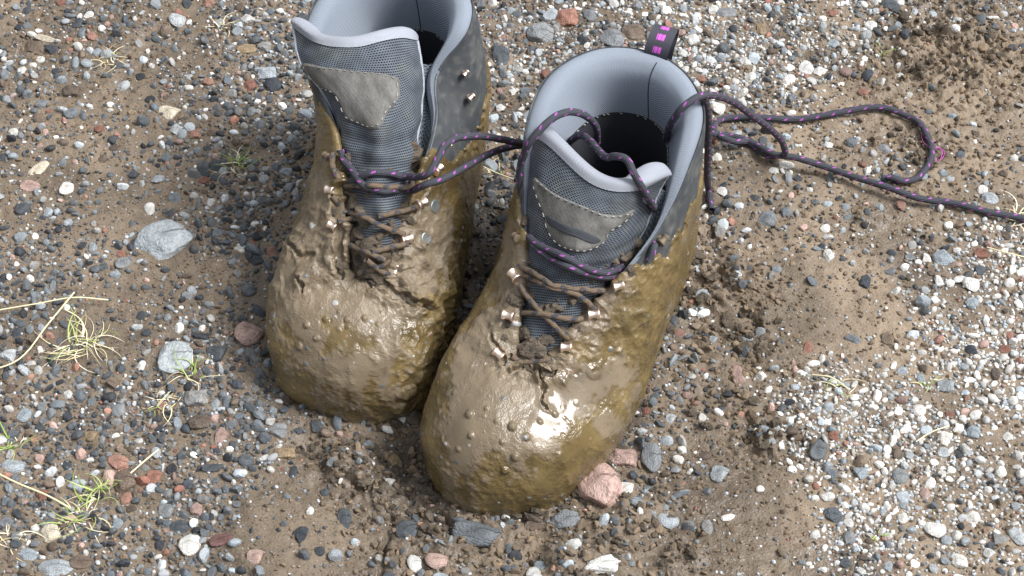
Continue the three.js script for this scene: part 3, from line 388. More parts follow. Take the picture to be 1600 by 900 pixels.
const rightBoot = buildBoot({
  label: 'muddy hiking boot whose long lace trails loose over the ground', mudLabel: 'wet ochre mud caked over the boot, its beige areas partly painted sky reflection', seed: 3, heelSeam: .02, pleat: .0006, split: .62, fold: .0016, tongueMud: .28, grain: .7,
  heel: [1005, 345], toe: [790, 803], meshRep: [6.2, 11.5],
  ribs: [
    [[2, 0, -12], [-4, 0, 12], [-6, 0, 45], [3, 0, 100], [11, 0, 152]], [[12, 28, -12], [8, 32, 12], [8, 33, 45], [14, 31, 100], [21, 27, 151]], [[40, 38, -12], [40, 42, 12], [40, 43, 45], [44, 45, 95], [47, 46, 148]], [[75, 38, -12], [75, 42, 12], [75, 44, 45], [76, 48, 92], [76, 48, 136]],
    [[105, 39, -12], [106, 43, 12], [106, 46, 40], [106, 47, 80], [106, 42, 113]], [[135, 42, -12], [136, 46, 12], [138, 47, 35], [138, 42, 70], [135, 30, 97]], [[160, 41, -12], [162, 45, 12], [164, 45, 32], [162, 38, 51], [154, 20, 83]], [[190, 37, -12], [192, 41, 12], [195, 41, 26], [189, 32, 45], [175, 10, 70]],
    [[215, 28, -12], [217, 32, 12], [217, 31, 28], [209, 24, 44], [186, 3, 62]], [[234, 17, -12], [237, 19, 12], [234, 17, 32], [223, 9, 49], [189, -4, 60]], [[245, -6, -12], [250, -6, 12], [246, -7, 32], [229, -10, 52], [190, -9, 60]], [[245, -35, -12], [249, -37, 12], [245, -36, 32], [226, -29, 55], [190, -14, 61]],
    [[226, -53, -12], [229, -57, 12], [225, -57, 32], [209, -46, 56], [188, -20, 64]], [[196, -55, -12], [198, -59, 12], [196, -60, 36], [186, -53, 61], [174, -25, 77]], [[164, -50, -12], [165, -54, 12], [165, -55, 36], [160, -50, 66], [155, -28, 92]], [[132, -43, -12], [132, -48, 12], [132, -51, 40], [132, -48, 76], [136, -33, 106]],
    [[100, -38, -12], [100, -43, 12], [100, -48, 45], [104, -50, 90], [112, -42, 122]], [[70, -38, -12], [70, -42, 12], [70, -46, 45], [74, -50, 98], [84, -50, 143]], [[35, -36, -12], [35, -41, 12], [35, -43, 45], [40, -46, 100], [50, -49, 151]], [[10, -26, -12], [6, -30, 12], [6, -31, 45], [13, -31, 100], [20, -30, 152]]],
  collarW: [10, 10, 9, 7, 3, 2, 1.5, 1.5, 1.5, 1.5, 1.5, 1.5, 1.5, 1.5, 1.5, 2, 3, 7, 9, 10],
  mudTop: [.58, .58, .6, .63, .7, .86, 1.1, 1.2, 1.2, 1.2, 1.2, 1.2, 1.2, 1.2, 1.1, .92, .76, .66, .6, .58],
  tongue: [
    [[805, 572, .054], [822, 580, .058], [838, 582, .059], [855, 578, .058], [874, 565, .055]], [[800, 500, .068], [825, 502, .078], [862, 505, .082], [900, 502, .079], [930, 495, .068]], [[812, 420, .090], [838, 427, .100], [880, 434, .104], [930, 430, .100], [978, 418, .088]],
    [[815, 345, .106], [848, 370, .117], [900, 392, .122], [955, 385, .118], [1010, 355, .106]], [[820, 275, .124], [848, 293, .134], [908, 325, .139], [970, 332, .137], [1030, 300, .126]], [[836, 208, .146], [860, 224, .149], [925, 284, .149], [985, 296, .148], [1046, 272, .142]]],
  patch: [[836, 279], [868, 300], [912, 322], [955, 335], [992, 326], [976, 345], [955, 360], [944, 377], [922, 390], [898, 392], [872, 382], [858, 362], [850, 330]],
  slot: [[852, 333], [885, 348], [920, 362], [945, 372], [938, 379], [905, 370], [872, 358], [854, 345]],
  filmSheen: [[[712, 758], [694, 700], [690, 645], [705, 585], [726, 530], [765, 480], [785, 430], [800, 345], [825, 400], [850, 470], [930, 470], [985, 430], [960, 500], [905, 548], [960, 560], [992, 575], [975, 605], [935, 632], [905, 645], [884, 668], [862, 700], [826, 722], [800, 738], [785, 716], [758, 722], [748, 756]], [[930, 660], [960, 640], [990, 590], [996, 600], [975, 650], [945, 690]]],
  slick: [[[832, 606], [868, 582], [930, 570], [990, 574], [978, 606], [935, 630], [908, 640], [884, 666], [860, 684], [838, 694], [822, 664], [830, 632]], [[940, 650], [985, 600], [1000, 610], [965, 665], [935, 690], [890, 720], [880, 705]], [[700, 690], [712, 640], [740, 620], [745, 680], [735, 730], [715, 735]], [[860, 760], [920, 720], [930, 730], [880, 775], [830, 790], [820, 775]], [[700, 590], [730, 540], [745, 550], [720, 600]]],
  ochre: [[[880, 560], [920, 555], [985, 500], [1000, 520], [960, 566], [920, 575]]],
  gaps: [[2.2, 3.2, [800, 585], [822, 578], [842, 588], [868, 582]], [1.2, 2, [842, 588], [846, 610], [850, 640]], [1, 1.6, [770, 520], [775, 545], [790, 575]]],
  bumps: [[800, 668, 2.6, 2.4], [735, 648, 2.4, 1.8], [822, 683, 2.2, 1.9], [805, 712, 2.5, 2.2], [790, 733, 2.2, 1.8], [738, 680, 1.8, 1.3], [785, 690, 1.6, 1.2], [865, 648, 2, 1.4], [720, 700, 1.5, 1], [842, 660, 1.6, 1.2], [760, 640, 1.4, 1], [775, 660, 1.3, 1], [850, 590, 7, 3], [835, 540, 8, 2.5], [890, 520, 5, 2], [925, 580, 5, 1.6]],
  rough: [[760, 640, 60, .05], [800, 690, 60, .08], [860, 630, 60, .12], [900, 600, 40, .25], [800, 520, 50, .7], [860, 550, 40, 1.3], [950, 470, 50, 1.1], [940, 540, 50, .8], [1000, 500, 50, .6], [1000, 420, 60, .6], [900, 740, 50, .55], [780, 790, 60, .6], [690, 720, 30, .6], [960, 660, 40, .5], [840, 580, 25, 1.4], [740, 560, 40, .5]],
  hooks: [[810, 432, -.3, 1.05], [798, 494, .1, 1.05], [779, 554, -.5, .95], [964, 445, .3, .95], [926, 490, .2, 1], [885, 543, .2, .95], [814, 372, .2, .8, 1], [1030, 372, .4, .9, 1]], rivets: [], clods: [[835, 545, 50, 34], [862, 592, 30, 24], [815, 560, 26, 18], [806, 470, 26, 24], [822, 520, 26, 22], [878, 520, 22, 20], [940, 462, 26, 20], [905, 515, 22, 24], [790, 530, 22, 18], [810, 400, 18, 16], [985, 425, 22, 16], [855, 530, 26, 18], [950, 430, 20, 12], [820, 345, 14, 20]],
  laces: [
    [1, .0017, [821, 414], [844, 424], [867, 440], [893, 449], [926, 449], [955, 448]], [0, .0022, [832, 372], [845, 383], [862, 391], [888, 403], [918, 416], [944, 423], [966, 414]], [0, .0021, [838, 384], [860, 400], [890, 412], [915, 424], [940, 430], [962, 428]],
    [1, .0017, [812, 447], [841, 478], [872, 513], [885, 530]], [1, .0017, [812, 489], [850, 490], [890, 494], [917, 491]], [1, .0017, [828, 430], [863, 443], [899, 460], [919, 478]], [1, .0018, [797, 504], [806, 520], [815, 540]], [1, .0018, [846, 550], [860, 566], [868, 580]], [1, .0018, [796, 556], [820, 565], [850, 560], [872, 548]],
    [0, .0022, [822, 330, .108], [815, 300, .116], [812, 268, .13], [819, 240, .146], [828, 222, .156], [849, 198, .164], [868, 182, .166], [887, 175, .164], [905, 177, .158], [921, 185, .148], [932, 201, .132], [933, 222, .112]],
    [0, .0022, [880, 232, .10], [895, 217, .118], [908, 211, .128], [921, 219, .134], [935, 235, .142], [948, 246, .151], [964, 244, .16], [980, 250, .162], [991, 272, .158], [1004, 296], [1014, 319], [1021, 342], [1021, 363], [1018, 383], [1010, 404]],
    [0, .0022, [1040, 218, .118], [1045, 200, .138], [1055, 183, .154], [1070, 165, .163], [1090, 152, .165], [1112, 149, .155], [1145, 159, .13], [1174, 180, .1], [1203, 201, .065], [1223, 224, .03], [1226, 241, .012], [1216, 250, 'g'], [1200, 250, 'g'], [1187, 241, 'g'], [1168, 228, 'g'], [1148, 221, .008], [1124, 212, .008], [1115, 201, .006], [1125, 191, 'g'], [1145, 186, 'g'], [1177, 188, 'g'], [1210, 190, 'g'], [1249, 188, 'g'], [1307, 182, 'g'], [1356, 177, 'g'], [1385, 178, 'g'], [1411, 188, 'g'], [1434, 204, 'g'], [1450, 227, 'g'], [1454, 250, 'g'], [1447, 269, 'g'], [1431, 286, 'g'], [1411, 292, 'g'], [1397, 290, 'g'], [1386, 286, 'g']],
    [0, .0022, [1096, 205, .03], [1112, 208, .012], [1134, 216, 'g'], [1158, 222, 'g'], [1177, 232, 'g'], [1210, 241, .009], [1242, 246, .009], [1291, 261, .006], [1340, 278, .007], [1389, 293, .009], [1437, 310, .007], [1486, 328, 'g'], [1535, 343, 'g'], [1600, 353, 'g'], [1660, 372, 'g'], [1720, 372, 'g']],
    [0, .0022, [1100, 150, .162], [1105, 170, .14], [1107, 200, .11], [1106, 240, .075], [1105, 275, .04], [1107, 300, 'g'], [1112, 330, 'g']]],
});
const leftBoot = buildBoot({
  label: 'muddy hiking boot with its wide tongue pulled forward and lace tightened', mudLabel: 'mud caked over the boot, its beige areas partly painted sky reflection, with ochre smears', seed: 8, heelSeam: .02, pleat: .0016, split: .68, fold: .0024, tongueMud: .36, grain: .6,
  heel: [655, 190], toe: [555, 655], meshRep: [7.2, 12],
  ribs: [
    [[4, 2, -12], [-3, 2, 12], [-4, 2, 45], [5, 2, 100], [13, 2, 153]], [[14, 30, -12], [10, 34, 12], [10, 36, 45], [15, 36, 100], [24, 28, 152]], [[45, 42, -12], [45, 46, 12], [45, 50, 45], [50, 53, 95], [52, 46, 152]], [[78, 42, -12], [78, 47, 12], [78, 52, 45], [80, 54, 95], [77, 47, 148]],
    [[105, 42, -12], [105, 47, 12], [105, 51, 42], [100, 49, 88], [97, 31, 131]], [[130, 43, -12], [130, 48, 12], [130, 51, 42], [124, 47, 84], [121, 33, 116]], [[155, 45, -12], [155, 48, 12], [155, 50, 38], [154, 44, 70], [156, 28, 101]], [[182, 45, -12], [184, 47, 12], [184, 49, 34], [182, 40, 60], [182, 20, 84]],
    [[212, 42, -12], [214, 42, 12], [214, 42, 32], [209, 36, 50], [199, 13, 69]], [[240, 36, -12], [243, 38, 12], [240, 37, 30], [232, 25, 49], [206, 6, 62]], [[252, 4, -12], [256, 5, 12], [252, 4, 32], [238, 0, 51], [208, -2, 61]], [[247, -30, -12], [250, -32, 12], [246, -31, 32], [231, -22, 54], [206, -9, 62]],
    [[232, -47, -12], [236, -50, 12], [232, -51, 32], [216, -41, 57], [200, -15, 68]], [[202, -51, -12], [202, -55, 12], [202, -57, 38], [192, -48, 64], [185, -16, 87]], [[168, -46, -12], [168, -50, 12], [170, -52, 44], [170, -42, 76], [166, -20, 103]], [[135, -42, -12], [135, -46, 12], [136, -47, 46], [142, -38, 90], [144, -25, 117]],
    [[105, -38, -12], [105, -42, 12], [106, -43, 48], [112, -41, 95], [116, -38, 124]], [[75, -38, -12], [75, -42, 12], [76, -44, 48], [80, -47, 100], [90, -54, 138]], [[40, -37, -12], [40, -41, 12], [40, -43, 45], [44, -44, 100], [56, -47, 152]], [[14, -26, -12], [9, -30, 12], [9, -32, 45], [15, -32, 100], [22, -25, 153]]],
  collarW: [10, 10, 9, 8, 4, 2, 1.5, 1.5, 1.5, 1.5, 1.5, 1.5, 1.5, 1.5, 1.5, 2, 3, 7, 9, 10],
  mudTop: [.58, .6, .6, .58, .58, .66, 1.0, 1.2, 1.2, 1.2, 1.2, 1.2, 1.2, 1.2, 1.1, .95, .76, .64, .6, .58],
  tongue: [
    [[556, 438, .056], [570, 446, .062], [585, 448, .064], [600, 446, .062], [614, 436, .056]], [[548, 375, .073], [568, 379, .084], [592, 381, .087], [614, 378, .084], [634, 370, .073]], [[536, 310, .090], [560, 316, .101], [592, 319, .104], [622, 315, .101], [650, 305, .090]],
    [[532, 240, .107], [557, 248, .117], [592, 251, .121], [628, 247, .117], [654, 235, .107]], [[518, 165, .123], [545, 182, .132], [590, 193, .136], [632, 180, .133], [663, 150, .124]], [[470, 100, .137], [512, 113, .143], [570, 121, .146], [625, 121, .145], [659, 100, .138]], [[457, 36, .149], [497, 64, .152], [552, 70, .154], [618, 55, .154], [652, 60, .148]]],
  patch: [[466, 99], [516, 106], [560, 112], [605, 117], [624, 122], [623, 152], [606, 178], [592, 197], [560, 193], [540, 178], [526, 149], [494, 128]],
  filmSheen: [[[432, 560], [445, 545], [430, 485], [428, 430], [445, 395], [470, 355], [490, 290], [512, 240], [530, 300], [560, 360], [640, 330], [690, 300], [705, 350], [700, 420], [660, 470], [640, 500], [640, 540], [655, 560], [620, 600], [590, 612], [540, 615], [500, 606], [470, 580], [452, 562]]],
  slick: [[[556, 592], [590, 572], [625, 560], [640, 575], [612, 600], [575, 606]], [[440, 520], [470, 500], [480, 550], [455, 560]], [[520, 560], [560, 550], [580, 562], [540, 580]], [[440, 430], [470, 400], [480, 420], [455, 450]], [[503, 508], [560, 524], [588, 540], [540, 542], [512, 528]]],
  ochre: [[[503, 508], [530, 514], [560, 524], [588, 540], [570, 546], [540, 542], [518, 545], [512, 528]], [[430, 488], [452, 500], [456, 540], [470, 575], [482, 600], [462, 596], [446, 570], [434, 530]], [[636, 500], [660, 490], [700, 470], [715, 500], [690, 560], [650, 600], [600, 600], [610, 580], [640, 560]]],
  gaps: [[2.6, 3.5, [528, 432], [545, 425], [562, 435], [580, 436], [598, 440], [610, 452], [625, 464], [645, 478], [668, 484]], [1.4, 2, [455, 382], [468, 398], [490, 405]], [1.6, 2.4, [540, 398], [552, 415], [545, 428]], [1.2, 1.8, [468, 440], [472, 455]], [1.6, 2, [693, 430], [700, 455], [702, 480]]],
  bumps: [[570, 500, 1.9, 1.6], [543, 502, 2, 1.4], [510, 500, 2, 1.4], [470, 540, 2.5, 1.6], [482, 508, 2, 1.3], [590, 508, 1.5, 1.2], [498, 528, 2, .9], [530, 490, 1.3, 1], [655, 465, 6, 3.2], [690, 455, 6, 3.2], [640, 440, 7, 2.8], [665, 475, 4, 3], [560, 395, 5, 2.4], [545, 385, 5, 2.2], [555, 355, 5, 2], [480, 430, 7, 2], [660, 590, 5, 2], [640, 610, 5, 2.2], [625, 635, 6, 2.2]],
  rough: [[520, 480, 60, .05], [540, 560, 60, .04], [480, 540, 40, .08], [590, 520, 50, .12], [560, 600, 40, .15], [640, 420, 50, 1.3], [690, 450, 40, 1.4], [660, 470, 30, 1.4], [560, 400, 50, 1.3], [480, 420, 50, 1.0], [470, 370, 40, .8], [690, 350, 50, .7], [650, 590, 50, 1.3], [560, 630, 60, .9], [620, 640, 30, 1.3], [500, 290, 30, .6], [690, 520, 40, 1.1]],
  hooks: [[517, 245, .1, .75, 1], [522, 298, .1, .9], [523, 353, -.3, .85], [677, 265, .2, .95], [652, 317, .1, 1.05], [631, 373, .1, 1.05], [610, 419, .3, .8], [724, 112, .5, .6], [731, 150, .3, .7]], rivets: [[676, 322], [663, 372]], clods: [[557, 368, 30, 26], [548, 352, 26, 18], [545, 390, 34, 26], [556, 404, 28, 22], [570, 428, 34, 18], [590, 436, 26, 16], [600, 400, 26, 18], [625, 400, 26, 22], [630, 440, 30, 24], [655, 460, 26, 20], [535, 420, 30, 18], [540, 330, 22, 18], [640, 345, 20, 16], [690, 455, 22, 26], [700, 475, 18, 20], [640, 470, 24, 14], [668, 478, 22, 12], [560, 386, 20, 16], [628, 420, 20, 16], [520, 330, 16, 16], [480, 440, 26, 16], [508, 410, 22, 18]],
  laces: [
    [0, .0022, [545, 283], [563, 279], [583, 273], [604, 272], [629, 278], [650, 283], [668, 272, .126], [681, 254, .13], [691, 233, .132], [706, 219, .132], [732, 213, .125], [752, 213, .118], [780, 217, .108], [803, 222, .1], [822, 226, .09], [806, 228, .088], [780, 234, .096], [757, 244, .104], [727, 261, .114], [691, 280, .12], [663, 289, .119], [637, 297], [614, 299], [594, 298], [573, 288], [555, 267], [542, 248], [530, 236]],
    [1, .0017, [537, 286], [563, 288], [585, 288], [609, 290], [634, 290], [652, 284]],
    [1, .0017, [525, 307], [548, 325], [573, 340], [599, 351], [622, 362]], [1, .0017, [594, 336], [619, 330], [645, 322]], [1, .0017, [532, 346], [558, 339], [580, 343]], [1, .0018, [583, 390], [609, 384], [632, 381]], [1, .0018, [558, 382], [583, 394], [600, 402]], [1, .0017, [572, 406, .085], [592, 417], [609, 430]], [1, .0017, [606, 402], [590, 413], [570, 426]], [1, .0018, [528, 240], [527, 262], [532, 282], [540, 290]]],
});
console.log('boots');
// pull loop at the back of the right-hand boot's collar: dark webbing with woven magenta bars
{
  const webbing = dataTex(48, 96, (i, j) => { const inX = Math.abs(i - 24) < 9, bar = (j % 12) < 6 && j > 6 && j < 90, n = 10 * (hash2(i, j) - .5), gap = Math.abs(((i - 15) % 7) - 3) < 1; return inX && bar && !gap ? [200 + n, 88 + n, 196 + n] : [58 + n, 58 + n, 68 + n]; }, true);
  const prof = [[1012, 112, .118], [1012, 100, .138], [1013, 85, .152], [1014, 64, .164], [1021, 52, .170], [1033, 52, .169], [1040, 64, .160], [1042, 84, .147], [1040, 100, .13], [1036, 112, .115]].map(([x, y, h]) => rightBoot.toLocal(atH(x, y, h)));
  // strap: ribbon whose width runs across the heel, looping backwards
  const base = rightBoot.toLocal(atH(1030, 94, .152)), zc = base.z, xc = base.x, path = [[.005, -.022], [.004, -.006], [.0035, .003], [.003, .009], [-.001, .0145], [-.008, .016], [-.014, .0135], [-.0155, .008], [-.0125, .001], [-.0105, -.012], [-.010, -.03]].map(([z, y]) => new THREE.Vector3(0, y, z));
  const c = new THREE.CatmullRomCurve3(path), n = 48, m = 8, P = new Float32Array(2 * n * m * 3);
  const mk = (off) => { const p = new Float32Array(n * m * 3), u = new Float32Array(n * m * 2); for (let i = 0; i < n; i++) { const q = c.getPointAt(i / (n - 1)), t = c.getTangentAt(i / (n - 1)); for (let j = 0; j < m; j++) { const w = (j / (m - 1) - .5) * .0145; p.set([xc + w - .002 + .1 * (q.y), base.y + q.y + off * -t.z, zc + q.z + off * t.y], (i * m + j) * 3); u.set([j / (m - 1), i / (n - 1) * 1.6], (i * m + j) * 2); } } return gridGeo(n, m, p, u, false); };
  const g = mergeGeometries([mk(.0007), mk(-.0007)]);
  const pl = mesh('pull_loop', g, new THREE.MeshStandardMaterial({ map: webbing, roughness: .8, bumpMap: fibre, bumpScale: .0002 }), rightBoot.root); pl.userData.label = 'dark webbing pull loop with magenta woven bars';
  // frayed magenta threads on the trailing lace
  const gs = []; for (const l of [[[1438, 212], [1441, 226], [1448, 236], [1462, 238], [1472, 243], [1473, 252], [1466, 259]], [[1450, 230], [1462, 236], [1470, 246], [1468, 256]], [[1452, 245], [1462, 256], [1458, 264]], [[1449, 232], [1458, 239], [1468, 240], [1475, 248]]]) gs.push(new THREE.TubeGeometry(new THREE.CatmullRomCurve3(l.map(([x, y]) => { const p = atH(x, y); p.y = ground(p.x, p.z) + .003; return rightBoot.toLocal(p); })), 20, .0003, 5));
  const fr = mesh('frayed_thread', mergeGeometries(gs), MAT.purple, rightBoot.root); fr.userData.label = 'loose magenta threads fraying from the lace';
}

// ---------------------------------------------------------------- stones
const BIG = [...Array(10).keys()].map(i => rockGeo(i + 1, 8, .55 + .25 * hash2(i, 4), .010 + .035 * hash2(i, 9)));
const stoneTex = [0, 1, 2].map(s => dataTex(256, 256, (i, j) => { const n = fbm(i / 22, j / 22, s * 9.1, 4), sp = hash2(i >> 1, (j >> 1) + s * 400), e = hash2(i, j + 900 * s) - .5; let v = 238 + 36 * n + 24 * e; if (sp > .95) v += 20; if (sp < .08) v -= 60; return [clamp(v, 30, 255), clamp(v, 30, 255), clamp(v, 30, 255)]; }, true));
const PAL = {                                                          // dry-ish stone colours, sRGB
  slate: [[100, 106, 111], [80, 86, 91], [122, 129, 134], [92, 99, 105]], grey: [[140, 144, 146], [152, 152, 150], [128, 132, 136]], bluegrey: [[170, 177, 180], [160, 167, 171]], pale: [[172, 180, 186], [188, 193, 196], [160, 170, 177]], white: [[230, 228, 221], [235, 233, 229], [222, 222, 218]],
  cream: [[222, 212, 190], [212, 202, 182]], pink: [[180, 152, 142], [168, 142, 133], [190, 162, 151]], red: [[160, 116, 100], [146, 102, 88], [170, 130, 114]], brown: [[114, 99, 86], [126, 111, 96], [104, 91, 80]], tan: [[160, 140, 112], [150, 132, 106]], dark: [[58, 64, 72], [70, 76, 84], [50, 54, 60]], maroon: [[112, 82, 78]],
};
const stoneMats = {}; const stoneMat = (k, v, w) => stoneMats[k + v + w] ||= new THREE.MeshStandardMaterial({ color: srgb(...PAL[k][v % PAL[k].length]), map: stoneTex[(v + w) % 3], roughness: .5, bumpMap: stoneBump, bumpScale: .0010 });
const used = []; const rs = rngOf(2024);
const inBoot = (x, z, m = 0) => [rightBoot, leftBoot].some(b => { const p = b.toLocal(new THREE.Vector3(x, 0, z)); if (p.z < -.02 || p.z > .28 || Math.abs(p.x) > .075) return false; const q = b.poly ||= [...Array(60).keys()].map(i => { const s = b.S(i / 60, .2); return [s[2], s[0]]; }); return polyDist(q, p.z, p.x) > m; });
function stone(px, py, w, h, rotDeg, kind, label, opt = {}) {
  const p = atH(px, py), sc = p.distanceTo(CAM) / FPX, v = Math.floor(rs() * 12), g = BIG[opt.shape ?? Math.floor(rs() * BIG.length)];
  g.boundingBox || g.computeBoundingBox(); const bb = g.boundingBox, sx = bb.max.x - bb.min.x, sy = bb.max.y - bb.min.y, sz = bb.max.z - bb.min.z;
  const W = w * sc, Hh = (opt.tall ?? .62) * Math.min(W, h * sc * 1.1), D = Math.max(h * sc - .32 * Hh, .6 * h * sc) / .72;
  const m = mesh(opt.name || (Math.max(w, h) >= 40 ? 'stone' : 'pebble'), g, stoneMat(kind, v, v % 2), scene);
  m.scale.set(W / sx, Hh / sy, D / sz); m.rotation.set((rs() - .5) * .3, -rotDeg * PI / 180, (rs() - .5) * .3);
  m.position.set(p.x, ground(p.x, p.z) + Hh * (opt.lift ?? .06), p.z - Hh * .2);
  tag(m, label, opt.cat || (Math.max(w, h) >= 40 ? 'stone' : 'pebble'), opt.group); used.push([p.x, p.z, Math.max(W, D) * .5]); return m;
}
